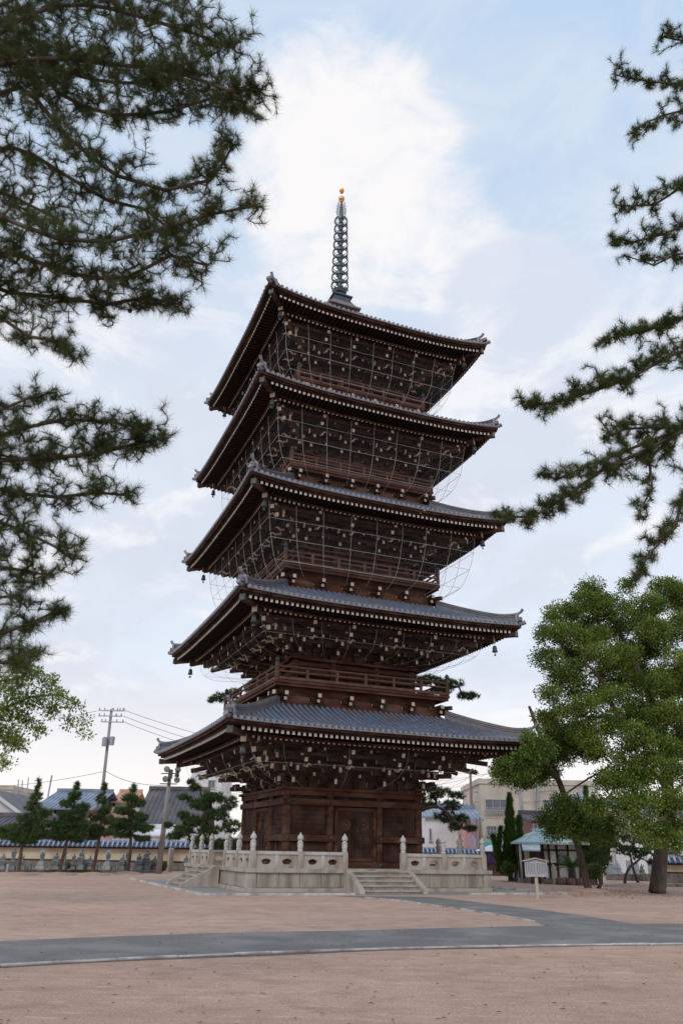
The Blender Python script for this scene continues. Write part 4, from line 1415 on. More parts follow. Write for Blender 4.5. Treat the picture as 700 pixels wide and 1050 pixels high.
YB = 38.6
tB = gnd(673, 916)
trB = [tB, at(676, 880, YB), at(682, 845, YB), at(684, 800, YB), at(676, 750, YB), at(660, 700, YB), at(640, 660, YB)]
limB = [([at(668, 790, YB - 1.5), at(645, 790, YB - 2.5), at(625, 815, YB - 3), at(607, 832, YB - 3.2)], (0, 0.42)),
        ([at(660, 745, YB - 1), at(632, 735, YB - 2), at(618, 700, YB - 2.5), at(600, 680, YB - 3)], (0, 0.60)),
        ([at(690, 700, YB + 1), at(700, 670, YB + 2), at(715, 640, YB + 2.5)], (0, 0.6)),
        ([at(720, 790, YB - 0.5), at(760, 770, YB - 1), at(800, 760, YB - 1)], (0, 0.42)),
        ([at(630, 640, YB - 0.5), at(610, 615, YB - 1), at(600, 605, YB - 1)], (0, 0.95)),
        ([at(665, 640, YB), at(680, 615, YB)], (0, 0.93)),
        ([at(600, 735, YB - 2.5), at(580, 730, YB - 3)], (2, 0.5)),
        ([at(690, 820, YB - 3), at(680, 840, YB - 4), at(660, 850, YB - 4.2)], (0, 0.42)),
        ([at(740, 680, YB), at(780, 650, YB)], (0, 0.66))]
padB = PD([(605, 602, 12, -1), (598, 620, 18, -1), (622, 622, 20, -1), (575, 630, 18, -1.5), (562, 650, 14, -2), (585, 655, 20, -2), (605, 645, 18, 0),
           (640, 640, 20, 0), (660, 622, 20, 0), (682, 605, 18, 0.5), (700, 615, 22, 1), (668, 648, 18, -1.5), (695, 645, 20, -1), (560, 675, 14, -2.5), (572, 690, 15, -2.5),
           (562, 710, 12, -3), (590, 690, 16, -2.5), (612, 672, 15, -3), (636, 672, 17, -2), (600, 725, 15, -3), (580, 728, 13, -3), (560, 735, 12, -2), (628, 712, 15, -3),
           (622, 742, 17, -3), (645, 755, 18, -3), (650, 725, 16, -1), (672, 700, 18, -2), (695, 680, 20, -2), (690, 730, 20, -2.5), (668, 765, 20, -3), (640, 780, 16, -3),
           (600, 752, 16, -2.5), (612, 768, 12, -3), (695, 765, 22, -2), (680, 790, 18, -3.5), (650, 800, 16, -3.5), (622, 800, 14, -3.2), (608, 825, 12, -3.4), (635, 822, 16, -3.5),
           (660, 825, 18, -3.8), (688, 822, 20, -3.5), (648, 845, 14, -4), (672, 852, 15, -4), (695, 850, 15, -3), (700, 700, 22, 1.5), (720, 740, 28, 0), (735, 690, 30, 0),
           (730, 640, 26, 1), (692, 866, 11, -4), (704, 855, 14, -3), (660, 862, 9, -4.4), (590, 672, 16, -1), (610, 655, 18, -1), (628, 690, 18, -1.5), (648, 668, 18, 0.5), (672, 662, 18, 0), (612, 712, 15, -1.5), (585, 705, 14, -2), (640, 735, 17, -1), (665, 740, 18, -2), (688, 705, 20, -1), (700, 760, 22, -1), (630, 800, 15, -1.5), (660, 790, 18, -1), (645, 700, 17, 0), (725, 800, 26, -1), (760, 740, 30, 0), (770, 690, 30, 1), (640, 600, 8, 0), (720, 605, 18, 1), (676, 730, 18, 2), (655, 690, 18, 2)], YB)
broadleaf('camphor_tree', 'large spreading camphor tree with a thick upright trunk at the right edge', 'tree', tB, trB,
          [0.37, 0.31, 0.28, 0.26, 0.21, 0.15, 0.09], limB, padB, M['camphor'], 60, 76, 0.39, 0.13, 0.010, 0.16, 'bark')

YL = 22.0
tL = Vector((-15.5, 22.5, 0))
trL_ = [tL, Vector((-15.2, 22.5, 2.5)), Vector((-14.6, 22.3, 5)), Vector((-14.0, 22, 7)), Vector((-13.6, 22, 9))]
limL = [([at(-60, 745, YL), at(-15, 735, YL), at(30, 715, YL), at(60, 712, YL), at(80, 722, YL)], (0, 0.5)),
        ([at(-50, 700, YL), at(-10, 700, YL), at(20, 695, YL), at(45, 690, YL)], (0, 0.62)),
        ([at(-50, 770, YL), at(-20, 765, YL), at(5, 760, YL)], (0, 0.42))]
padL = PD([(8, 702, 18, 0), (30, 692, 12, 0.5), (48, 700, 10, 0), (62, 712, 9, 0), (76, 722, 8, 0), (86, 738, 5, 0), (70, 740, 7, 0), (55, 728, 10, 0.4), (35, 715, 13, 0), (15, 728, 16, 0),
           (42, 748, 7, 0), (28, 742, 10, 0), (8, 755, 15, 0), (20, 765, 9, 0), (4, 780, 10, 0), (-15, 740, 24, 0), (-30, 700, 24, 0), (-35, 780, 20, 0), (-60, 740, 30, 0), (-60, 690, 28, 0), (-95, 720, 35, 0), (88, 752, 4, 0)], YL)
broadleaf('camphor_tree', 'light green camphor branch tips hanging in from the left edge below the pine', 'tree', tL, trL_, [0.4, 0.33, 0.28, 0.22, 0.12], limL, padL, M['camphor'], 150, 34, 0.22, 0.095, 0.006, 0.07, 'bark', step=0.45)

# ---- conical and garden pines further back
def garden_pine(label, base, pads, trunk, tr_r, dens=105, nn=20, nlen=0.24, wdt=0.026, spread=1.0, m_='pine_far', group=None, name='pine_tree', cat='pine tree', up=0.45, bark='bark_red', lims=None, twig=0.012, rmax=0.09):
    root = empty(name, base, 0, label, cat, group)
    nb = Vector(base)
    tg = pad_points(pads, dens, 0.25)
    sk, idx = polyskel([(trunk, None)] + (lims or []), 0.35)
    pos, par, tips = grow(sk, tg, 0.4, 0.2)
    pos = pos - np.array(tuple(nb))
    trunk_mesh('trunk', [Vector(p) - nb for p in trunk], tr_r, M[bark], root, 10, 0.05)
    par2 = par.copy(); par2[:len(idx[0])] = -1
    wood_mesh('branches', pos, par2, twig, rmax, M[bark], root)
    needles('crown', pos[tips], tip_dirs(pos, par, tips), M[m_], root, nn, nlen, wdt, spread, up)
    return root

def pads_uv(lst, Y, fl=0.7):
    out = []
    for (u, v, rx, rz, *w_) in lst:
        dy = w_[0] if w_ else 0
        k = px(Y + dy, v)
        a, c_ = rx * k, rz * k
        out.append((tuple(at(u, v, Y + dy)), (a, a * 0.9, c_), a * a * 1.6 + 0.3))
    return out

P4 = [
    ('young conical pine with a tall thin top, leftmost in the row before the tiled wall', 19, 897,
     [(39, 806, 3, 8), (37, 818, 7, 6), (34, 828, 10, 6), (46, 834, 8, 4), (30, 840, 14, 5), (44, 846, 12, 5), (20, 850, 14, 5), (36, 856, 16, 5), (10, 858, 12, 4), (26, 862, 16, 4), (50, 856, 8, 5), (3, 852, 8, 4)],
     [(19, 897), (22, 872), (27, 850), (34, 828), (40, 798)]),
    ('bushy young pine, second from the left in the row before the tiled wall', 60, 897,
     [(79, 806, 3, 6), (77, 816, 8, 5), (70, 824, 9, 5), (84, 828, 9, 5), (74, 836, 16, 6), (66, 846, 16, 5), (84, 846, 12, 5), (72, 854, 18, 5), (62, 858, 14, 4), (80, 860, 12, 4)],
     [(60, 897), (66, 875), (72, 850), (76, 825), (79, 803)]),
    ('thin sparse young pine, third from the left before the tiled wall', 95, 897,
     [(107, 809, 3, 6), (104, 820, 6, 6), (108, 830, 8, 5), (100, 838, 10, 5), (112, 842, 9, 5), (98, 850, 10, 5), (108, 854, 10, 4), (94, 858, 8, 3)],
     [(95, 897), (100, 870), (104, 845), (106, 825), (108, 806)]),
    ('stout dark young pine, rightmost in the row before the tiled wall', 131, 896,
     [(137, 809, 4, 6), (133, 818, 9, 5), (140, 824, 10, 5), (128, 832, 13, 5), (142, 838, 12, 5), (124, 844, 13, 5), (136, 848, 17, 5), (150, 850, 9, 4), (126, 856, 12, 3), (146, 860, 10, 3), (118, 850, 8, 4)],
     [(131, 896), (134, 872), (134, 850), (135, 828), (137, 806)]),
]
for lb, u, v, pads, tr in P4:
    b_ = gnd(u, v); Y = b_.y
    garden_pine(lb, b_, pads_uv(pads, Y), [b_] + [at(x, y, Y) for x, y in tr[1:]], [0.10, 0.09, 0.07, 0.05, 0.02], group='young pines in a row before the tiled wall')

# mound of earth at the foot of each
for (u, v) in ((19, 897), (60, 897), (95, 897), (131, 896), (603, 914), (640, 909), (655, 908)):
    b_ = gnd(u, v)
    mb = MB(); mb.lathe([(1.1, -0.02), (0.8, 0.06), (0.4, 0.13), (0.1, 0.15)], n=14, c=(b_.x, b_.y, 0))
    tag(mb.build('ground_mound', M['sand'], smooth=True), kind='structure')

# spreading pine left of the pagoda body, behind
YP = 51.0
bP = at(205, 893, YP); bP.z = 0
garden_pine('wide spreading pine beside the floodlight pole, left of the pagoda base', bP,
    pads_uv([(188, 852, 12, 6), (178, 858, 8, 4), (200, 842, 14, 6), (215, 852, 14, 6), (205, 862, 14, 5), (188, 836, 7, 4), (205, 825, 14, 6), (222, 835, 14, 7), (236, 848, 12, 8), (190, 818, 8, 4), (218, 818, 14, 6), (236, 825, 10, 8), (200, 808, 7, 4), (226, 866, 12, 5), (240, 864, 10, 6), (196, 802, 4, 3), (172, 846, 5, 3)], YP),
    [bP, at(204, 870, YP), at(208, 850, YP), at(215, 830, YP), at(218, 812, YP)], [0.2, 0.16, 0.13, 0.1, 0.05], dens=105, rmax=0.1)

# tall pine behind the pagoda whose branches stick out either side
YQ = 49.5
bQ = at(410, 893, YQ); bQ.z = 0
trQ = [bQ, at(405, 850, YQ), at(395, 800, YQ), at(385, 750, YQ), at(378, 710, YQ), at(375, 690, YQ)]
garden_pine('tall old pine hidden behind the pagoda, its branches showing at both sides', bQ,
    pads_uv([(460, 701, 17, 5), (440, 697, 14, 5), (480, 714, 13, 4), (452, 708, 13, 4), (425, 700, 14, 6), (228, 715, 11, 5), (240, 710, 8, 4), (218, 718, 6, 3), (262, 705, 14, 6), (300, 700, 18, 6), (340, 695, 20, 8), (380, 690, 22, 8), (400, 700, 20, 8),
              (450, 812, 14, 6), (440, 822, 12, 8), (462, 826, 12, 6), (455, 838, 12, 6), (472, 840, 9, 5), (466, 848, 9, 4), (482, 850, 8, 3), (430, 808, 12, 6), (468, 816, 9, 4)], YQ),
    trQ, [0.32, 0.28, 0.24, 0.2, 0.14, 0.06], dens=80, rmax=0.12, m_='pine_far',
    lims=[([at(430, 832, YQ - 1), at(450, 828, YQ - 1), at(470, 845, YQ - 1)], (0, 0.25)), ([at(430, 712, YQ), at(470, 704, YQ)], (0, 0.85)), ([at(300, 712, YQ), at(235, 716, YQ)], (0, 0.85))])

# flame-shaped junipers
def juniper(label, base, spikes, Y, group='clipped junipers behind the terrace'):
    """spikes: (u0,v0,u1,v1,width_px)"""
    root = empty('juniper', base, 0, label, 'juniper', group)
    nb = Vector(base)
    tops = []; lines = []
    u0, v0 = spikes[0][0], spikes[0][1]
    trunk = [nb, at(u0, v0, Y), at(spikes[0][2], spikes[0][3] + 6, Y)]
    pts = []; dirs = []
    lims = []
    for i, (a, b_, c, d, w_) in enumerate(spikes):
        A = np.array(at(a, b_, Y)); Bt = np.array(at(c, d, Y))
        n = int(22 * w_ * math.hypot(c - a, d - b_) / 20) + 30
        t = rng.random(n)
        rr = w_ * px(Y) * 0.6 * (1 - t) ** 0.6 * (0.55 + 0.45 * np.sin(t * 19 + i) ** 2)
        q = rng.normal(size=(n, 3)); q /= np.linalg.norm(q, axis=1)[:, None]
        P_ = A + (Bt - A) * t[:, None] + q * rr[:, None] * rng.random((n, 1)) ** 0.4
        pts.append(P_)
        if i: lims.append(([Vector(A.tolist()), Vector(Bt.tolist())], (0, 0.3)))
    tg = np.concatenate(pts)
    sk, idx = polyskel([(trunk, None)] + lims, 0.4)
    pos, par, tips = grow(sk, tg, 0.5, 0)
    pos = pos - np.array(tuple(nb))
    trunk_mesh('trunk', [p - nb for p in trunk], [0.14, 0.1, 0.04], M['bark'], root, 8)
    par2 = par.copy(); par2[:len(idx[0])] = -1
    wood_mesh('branches', pos, par2, 0.012, 0.05, M['bark'], root)
    dd = tip_dirs(pos, par, tips) * 0.4; dd[:, 2] += 0.9
    needles('crown', pos[tips], dd, M['juniper'], root, 18, 0.30, 0.05, 0.55, 0.5)
    return root
YJ = 52
bJ = at(524, 898, YJ); bJ.z = 0
juniper('tall flame-shaped juniper with a side spike, before the beige concrete building', bJ,
        [(523, 888, 522, 816, 16), (522, 870, 523, 830, 15), (512, 885, 505, 858, 9), (533, 880, 532, 838, 9), (516, 890, 528, 862, 16), (524, 890, 524, 850, 18), (510, 880, 513, 850, 6)], YJ)
bJ2 = at(606, 900, 50); bJ2.z = 0
juniper('dense green juniper right of the hut, behind the leaning trunk', bJ2,
        [(606, 890, 604, 822, 18), (598, 885, 597, 835, 12), (614, 888, 616, 828, 12), (604, 880, 600, 808, 7), (618, 885, 626, 845, 12), (606, 895, 606, 860, 26)], 50)

# small pines on the right with crooked stems
def crooked(label, u, v, stem, pads):
    b_ = gnd(u, v); Y = b_.y
    garden_pine(label, b_, pads_uv(pads, Y), [b_] + [at(x, y, Y) for x, y in stem], [0.09, 0.08, 0.07, 0.05, 0.02][:len(stem) + 1], dens=70, nlen=0.18, wdt=0.022, rmax=0.05,
                group='small crooked pines by the right camphor trees', bark='bark')
crooked('small crooked pine with two curved stems left of the thick trunk', 640, 909, [(641, 898), (646, 888), (656, 880), (650, 868)],
        [(640, 872, 14, 5), (655, 876, 14, 5), (630, 866, 8, 4), (648, 862, 13, 5), (665, 872, 9, 5), (668, 884, 7, 3), (640, 858, 8, 3)])
crooked('small layered pine beside the leaning camphor trunk', 612, 912, [(616, 905), (615, 895), (613, 880), (612, 862)],
        [(612, 860, 12, 4), (622, 866, 10, 4), (606, 876, 9, 5), (618, 880, 9, 5), (610, 893, 7, 6), (625, 856, 8, 3)])
crooked('small leaning pine with a dark bare stem just left of the thick trunk', 655, 908, [(651, 898), (648, 888), (646, 878)],
        [(668, 868, 8, 4), (675, 878, 6, 3), (644, 870, 8, 4)])
# ------------------------------------------------------------------ walls, houses, poles
M['plaster'] = mat('cream_plaster', (0.68, 0.59, 0.45), (0.56, 0.475, 0.355), 1.5, 0.9, 0.1, 20, c3=(0.45, 0.35, 0.26), scale3=0.6)
M['white_wall'] = mat('white_render', (0.74, 0.74, 0.76), (0.64, 0.64, 0.66), 1.0, 0.85, 0.1, 20, stretch=(1, 1, 0.3), c3=(0.56, 0.55, 0.55), scale3=0.4)
M['beige_wall'] = mat('beige_render', (0.60, 0.54, 0.45), (0.51, 0.455, 0.38), 0.9, 0.9, 0.1, 20, stretch=(1, 1, 0.25), c3=(0.42, 0.37, 0.32), scale3=0.35)
M['pink_wall'] = mat('pink_render', (0.62, 0.38, 0.36), (0.53, 0.31, 0.30), 1.0, 0.9, 0.1, 20)
M['brick'] = mat('brown_brick', (0.30, 0.15, 0.12), (0.21, 0.10, 0.08), 5, 0.9, 0.3, 30)
M['wall_tile'] = mat('blue_grey_wall_tile', (0.34, 0.41, 0.56), (0.22, 0.27, 0.40), 3, 0.28, 0.1, 20, spec=0.8)  # colour lightened to carry the sky's sheen on the glaze
M['tile_pan'] = mat('dark_pan_tile', (0.07, 0.08, 0.11), (0.04, 0.045, 0.06), 3, 0.4)
M['roof_dark'] = mat('dark_corrugated_roof', (0.115, 0.105, 0.12), (0.07, 0.065, 0.075), 1.4, 0.6, 0.1, stretch=(1, 1, 0.3), c3=(0.17, 0.14, 0.14), scale3=0.5)
M['roof_blue'] = mat('blue_roof_tile', (0.20, 0.255, 0.345), (0.13, 0.17, 0.24), 1.5, 0.4, c3=(0.27, 0.31, 0.38), scale3=0.8)
M['roof_teal'] = mat('verdigris_copper_roof', (0.46, 0.60, 0.62), (0.36, 0.50, 0.52), 1.6, 0.55, 0.1, c3=(0.56, 0.66, 0.68), scale3=0.8)
M['roof_orange'] = mat('orange_roof_trim', (0.62, 0.36, 0.25), (0.50, 0.28, 0.20), 3, 0.7)
M['glass'] = mat('window_glass', (0.10, 0.13, 0.16), (0.05, 0.065, 0.08), 0.8, 0.08, spec=0.8)
M['curtain'] = mat('pale_window_blind', (0.55, 0.55, 0.53), (0.42, 0.42, 0.41), 1.0, 0.5)
M['alu'] = mat('aluminium_frame', (0.48, 0.49, 0.50), (0.38, 0.39, 0.40), 3, 0.4, metallic=0.5)
M['concrete'] = mat('concrete_pole', (0.40, 0.38, 0.37), (0.30, 0.285, 0.28), 3, 0.85, 0.3, 20, stretch=(1, 1, 0.2))
M['pole_wood'] = mat('weathered_wooden_pole', (0.34, 0.32, 0.31), (0.23, 0.215, 0.205), 3, 0.9, 0.5, 20, stretch=(1, 1, 0.15))
M['pole_brown'] = mat('brown_pole', (0.26, 0.19, 0.16), (0.18, 0.13, 0.11), 3, 0.85, stretch=(1, 1, 0.2))
M['cable'] = mat('black_cable', (0.06, 0.06, 0.065), (0.04, 0.04, 0.045), 2, 0.6)
M['steel'] = mat('grey_steel', (0.38, 0.40, 0.43), (0.28, 0.30, 0.33), 3, 0.45, metallic=0.6)
M['lens'] = mat('lamp_glass', (0.35, 0.38, 0.40), (0.22, 0.25, 0.27), 3, 0.12, spec=0.9)
M['awning'] = mat('turquoise_awning', (0.06, 0.50, 0.48), (0.04, 0.42, 0.41), 2, 0.7)
M['purple'] = mat('purple_curtain', (0.10, 0.05, 0.16), (0.06, 0.03, 0.10), 3, 0.9)
M['plank_light'] = mat('pale_bare_wood', (0.52, 0.45, 0.38), (0.40, 0.34, 0.28), 3, 0.8, 0.2, 20, stretch=(1, 1, 0.2))
M['board'] = mat('weathered_notice_board', (0.43, 0.44, 0.47), (0.34, 0.35, 0.375), 4, 0.85, 0.1, 20)
M['ink'] = mat('faded_ink', (0.10, 0.095, 0.10), (0.14, 0.13, 0.135), 8, 0.9)
M['post_blue'] = mat('blue_grey_stone', (0.27, 0.29, 0.33), (0.19, 0.205, 0.235), 5, 0.8, 0.3, 20)
M['rubble'] = mat('rubble_stone', (0.26, 0.225, 0.20), (0.13, 0.11, 0.10), 3.5, 0.9, 0.8, 8, dist=0.05)
M['paper_w'] = mat('white_panel', (0.78, 0.78, 0.76), (0.70, 0.70, 0.69), 2, 0.8)
M['sign_mix'] = mat('street_banner', (0.62, 0.64, 0.70), (0.15, 0.3, 0.6), 2.2, 0.7, c3=(0.65, 0.15, 0.12), scale3=1.2)

def tiled_wall(label, A, Bp, h, th, body_m, group=None, nstone=True, tile_h=0.5, cat='wall', sp_=0.34):
    """plastered wall with a little gabled tile roof; A, Bp ground points, h total height at both ends"""
    A = Vector((A[0], A[1], 0)); Bp = Vector((Bp[0], Bp[1], 0))
    d = Bp - A; Ln = d.length; ang = math.atan2(d.y, d.x)
    root = empty('tiled_wall', A, ang, label, cat, group)
    h0, h1 = h
    def H(x): return h0 + (h1 - h0) * x / Ln
    mb = MB()
    n = max(4, int(Ln / 3))
    for i in range(n):
        xa, xb = Ln * i / n, Ln * (i + 1) / n
        z = H((xa + xb) / 2) - tile_h * 0.8
        mb.box(((xa + xb) / 2, 0, z / 2), (xb - xa, th, z), 0)
    mb.build('wall_body', body_m, root)
    mb = MB()
    zb = 0.55
    for i in range(int(Ln / 0.9)):
        x = 0.45 + i * 0.9
        mb.box((x, -0.04, 0.27), (0.88, th + 0.1, 0.5 + random.uniform(-.02, .02)), 0)
    mb.build('stone_base', M['rubble'], root)
    mb = MB()
    mb.bar((0, -th / 2 - 0.05, 0.60), (Ln, -th / 2 - 0.05, 0.60), 0.08, 0.08)
    mb.bar((0, -th / 2 - 0.1, h0 - tile_h - 0.02), (Ln, -th / 2 - 0.1, h1 - tile_h - 0.02), 0.22, 0.10)
    mb.build('wood_trim', M['wood'], root)
    mb = MB()
    W_ = 0.62
    sl = tile_h * 0.62
    for sg in (-1, 1):
        mb.add([(0, sg * W_, h0 - tile_h + 0.06), (Ln, sg * W_, h1 - tile_h + 0.06), (Ln, 0, h1 - tile_h + sl + 0.06), (0, 0, h0 - tile_h + sl + 0.06)], [(0, 1, 2, 3)], 1)
        mb.add([(0, sg * W_, h0 - tile_h - 0.01), (Ln, sg * W_, h1 - tile_h - 0.01), (Ln, 0, h1 - tile_h + sl - 0.02), (0, 0, h0 - tile_h + sl - 0.02)], [(3, 2, 1, 0)], 1)
        q = 0
        x = 0.1
        while x < Ln:
            z = H(x)
            mb.tube([(x, sg * (W_ + 0.04), z - tile_h + 0.09), (x, sg * 0.08, z - tile_h + sl + 0.09)], 0.082, 7, 0)
            x += sp_
    mb.build('roof_tiles', [M['wall_tile'], M['tile_pan']], root, smooth=False)
    mb = MB()
    for (w_, za, zb_) in ((0.30, 0.62, 0.78), (0.36, 0.78, 0.83), (0.22, 0.83, 1.0)):
        za *= tile_h; zb_ *= tile_h
        mb.add([(0, -w_ / 2, h0 - tile_h + za), (Ln, -w_ / 2, h1 - tile_h + za), (Ln, w_ / 2, h1 - tile_h + za), (0, w_ / 2, h0 - tile_h + za),
                (0, -w_ / 2, h0 - tile_h + zb_), (Ln, -w_ / 2, h1 - tile_h + zb_), (Ln, w_ / 2, h1 - tile_h + zb_), (0, w_ / 2, h0 - tile_h + zb_)],
               [(0, 3, 2, 1), (4, 5, 6, 7), (0, 1, 5, 4), (1, 2, 6, 5), (2, 3, 7, 6), (3, 0, 4, 7)])
    mb.build('ridge', M['wall_tile'], root)
    return root

a_, b_ = at(-150, 861, 59.0), at(262, 862, 61.5)
tiled_wall('long cream plastered wall with bright blue grey tile coping behind the statues', a_, b_, (1.86, 2.02), 0.4, M['plaster'])
a_, b_ = at(432, 871, 70), at(508, 872, 70)
tiled_wall('low tiled wall seen over the right end of the stone balustrade', a_, b_, (1.92, 1.88), 0.35, M['plaster'])
a_, b_ = at(676, 876, 54.5), at(800, 878, 53)
tiled_wall('cream tile topped wall behind the statues at the far right edge', a_, b_, (1.62, 1.62), 0.4, M['plaster'])

def window(u0, v0, u1, v1, Y, root, n=2, nv=1, pane='glass', name='window'):
    a = at(u0, v0, Y - 0.04); b_ = at(u1, v1, Y - 0.04)
    o = root.location
    xm, zm = (a.x + b_.x) / 2 - o.x, (a.z + b_.z) / 2 - o.z
    w_, h_ = abs(b_.x - a.x), abs(a.z - b_.z)
    y = a.y - o.y
    mb = MB()
    f = 0.07
    for sx in (-1, 1): mb.box((xm + sx * w_ / 2, y, zm), (f, 0.12, h_ + f), 0)
    for sz in (-1, 1): mb.box((xm, y - 0.003, zm + sz * h_ / 2), (w_ - f, 0.13, f), 0)
    for i in range(1, n): mb.box((xm - w_ / 2 + w_ * i / n, y, zm), (f * 0.8, 0.10, h_ - f), 0)
    for i in range(1, nv): mb.box((xm, y, zm - h_ / 2 + h_ * i / nv), (w_ - f, 0.08, f * 0.6), 0)
    mb.box((xm, y - 0.05, zm - h_ / 2 - 0.08), (w_ + 0.25, 0.22, 0.06), 0)
    wn = mb.build(name, M['alu'], root)
    mb = MB()
    mb.box((xm, y + 0.03, zm), (w_ - 0.02, 0.03, h_ - 0.02), 0)
    mb.build('pane', M[pane], wn)
    return wn

def house(name, label, u0, u1, v_eave, Y, depth, wall, roof=None, v_ridge=None, kind='flat', roof_m='roof_dark', wins=(), over=0.5, u_ap=None, cat='house', rows=True, base_v=None):
    a = at(u0, v_eave, Y); b_ = at(u1, v_eave, Y)
    root = empty(name, (a.x, Y, 0), 0, label, cat)
    W_ = b_.x - a.x; H = (a.z + b_.z) / 2
    mb = MB()
    ap = None
    if kind == 'gable_front':
        r = at(u_ap if u_ap is not None else (u0 + u1) / 2, v_ridge, Y)
        ap = (r.x - a.x, r.z)
        mb.prism([(0, 0), (W_, 0), (W_, H), (ap[0], ap[1] - 0.1), (0, H)], (0, 0, 0), (1, 0, 0), (0, 0, 1), (0, 1, 0), depth)
    else:
        mb.box((W_ / 2, depth / 2, H / 2), (W_, depth, H))
    mb.build('wall', wall if not isinstance(wall, str) else M[wall], root)
    mb = MB()
    rm = M[roof_m]
    if kind == 'flat':
        mb.box((W_ / 2, -0.06, H - 0.1), (W_ + 0.3, 0.12, 0.5)); mb.box((W_ / 2, depth + 0.06, H - 0.1), (W_ + 0.3, 0.12, 0.5))
        mb.box((-0.08, depth / 2, H - 0.1), (0.14, depth, 0.5)); mb.box((W_ + 0.08, depth / 2, H - 0.1), (0.14, depth, 0.5))
        mb.build('parapet', wall if not isinstance(wall, str) else M[wall], root)
    elif kind == 'gable_side':
        r = at((u0 + u1) / 2, v_ridge, Y + depth / 2); hz = r.z
        o = over
        for sg in (-1, 1):
            ye, yr = (-o if sg < 0 else depth + o), depth / 2
            zl = H - (hz - H) * o / (depth / 2)
            t = 0.12
            vs = [(-o, ye, zl), (W_ + o, ye, zl), (W_ + o, yr, hz), (-o, yr, hz)]
            mb.add(vs + [(x, y, z + t) for x, y, z in vs], [(3, 2, 1, 0), (4, 5, 6, 7), (0, 1, 5, 4), (1, 2, 6, 5), (2, 3, 7, 6), (3, 0, 4, 7)])
            if rows:
                x = -o + 0.2
                while x < W_ + o:
                    mb.bar((x, ye, zl + t + 0.02), (x, yr, hz + t + 0.02), 0.12, 0.08); x += 0.42
        mb.bar((-o, depth / 2, hz + 0.25), (W_ + o, depth / 2, hz + 0.25), 0.35, 0.3)
        for xg in (0.02, W_ - 0.02):
            mb.add([(xg, 0, H), (xg, depth, H), (xg, depth / 2, hz)], [(0, 1, 2)])
        rf = mb.build('roof', rm, root)
    elif kind == 'gable_front':
        o = over
        for (ex, ez) in ((0, H), (W_, H)):
            sgx = -1 if ex == 0 else 1
            dx, dz = ex - ap[0], ez - ap[1]
            L_ = math.hypot(dx, dz)
            ex2, ez2 = ex + dx / L_ * o, ez + dz / L_ * o
            t = 0.14
            vs = [(ap[0], -o, ap[1]), (ex2, -o, ez2), (ex2, depth + o, ez2), (ap[0], depth + o, ap[1])]
            mb.add(vs + [(x, y, z + t) for x, y, z in vs], [(3, 2, 1, 0), (4, 5, 6, 7), (0, 1, 5, 4), (1, 2, 6, 5), (2, 3, 7, 6), (3, 0, 4, 7)])
        rf = mb.build('roof', rm, root)
        mb = MB()
        for (ex, ez) in ((0, H), (W_, H)):
            dx, dz = ex - ap[0], ez - ap[1]; L_ = math.hypot(dx, dz)
            mb.bar((ap[0], -o - 0.04, ap[1] + 0.0), (ex + dx / L_ * o, -o - 0.04, ez + dz / L_ * o), 0.06, 0.26)
        mb.build('barge_board', M['white_wall'] if roof_m != 'roof_orange' else M['roof_orange'], rf)
    for w_ in wins:
        window(*w_[:4], Y, root, *(w_[4:] if len(w_) > 4 else ()))
    return root

# ---- left side houses
house('house', 'white gabled house with pale boards at the far left above the wall', -60, 20, 831, 72, 9, 'white_wall', v_ridge=811, kind='gable_front', u_ap=-8, roof_m='roof_dark', wins=((-30, 838, -15, 850),))
house('house', 'low reddish house with dark eaves in front of the white gable at far left', -50, 16, 845, 67, 4, 'brick', v_ridge=838, kind='gable_side', over=0.7)
house('apartment_building', 'pale pink flat roofed block rising behind the white gabled house', -60, 13, 806, 100, 8, 'beige_wall', kind='flat', wins=((2, 811, 5, 815), (7, 813, 10, 817)), cat='building')
bh = house('brick_hall', 'brown brick hall with arched windows under a large blue roof', 44, 90, 828, 84, 12, 'brick', v_ridge=812.5, kind='gable_side', roof_m='roof_blue', over=0.8, cat='building')
for (u, v) in ((48, 834), (54, 834), (60, 834), (66, 834), (78, 834), (85, 834)):
    a = at(u, v, 84) - bh.location
    mb = MB()
    pts = [(0.42 * math.cos(t * PI / 8), 0.42 * math.sin(t * PI / 8)) for t in range(9)] + [(-0.42, -0.9), (0.42, -0.9)]
    mb.prism(pts, (a.x, -0.06, a.z), (1, 0, 0), (0, 0, 1), (0, 1, 0), 0.08)
    mb.build('arched_window', M['glass'], bh)
house('office_building', 'small grey flat roofed building with a dark window strip, behind the third pine', 91, 119, 822, 100, 8, 'beige_wall', kind='flat', wins=((93, 824.5, 98.5, 828, 2),), cat='building')
house('house', 'pinkish house with orange edged gable behind the third young pine', 86, 128, 846, 76, 9, 'pink_wall', v_ridge=828, kind='gable_front', u_ap=112, roof_m='roof_orange', wins=((92, 850, 99, 857),))
house('house', 'orange topped little house left of the dark corrugated roof', 119, 134, 822, 92, 6, 'white_wall', v_ridge=813, kind='gable_side', roof_m='roof_orange')
house('house', 'white house under a broad dark corrugated roof behind the floodlight pole', 150, 196, 839, 74, 8, 'white_wall', v_ridge=811, kind='gable_side', roof_m='roof_dark', wins=((154.5, 845, 166, 857, 4), (178, 845, 188, 856, 3)), over=0.9)
house('lean_to_shed', 'low white roofed shed with orange trim just over the tiled wall', 116, 172, 856, 68, 3, 'white_wall', v_ridge=850, kind='gable_side', roof_m='white_wall', rows=False, over=0.3, cat='shed')
house('apartment_building', 'tall plain white building seen between the lowest roof and the left pine', 197, 228, 789, 98, 10, 'white_wall', kind='flat', wins=((214, 800, 220, 808), ), cat='building')

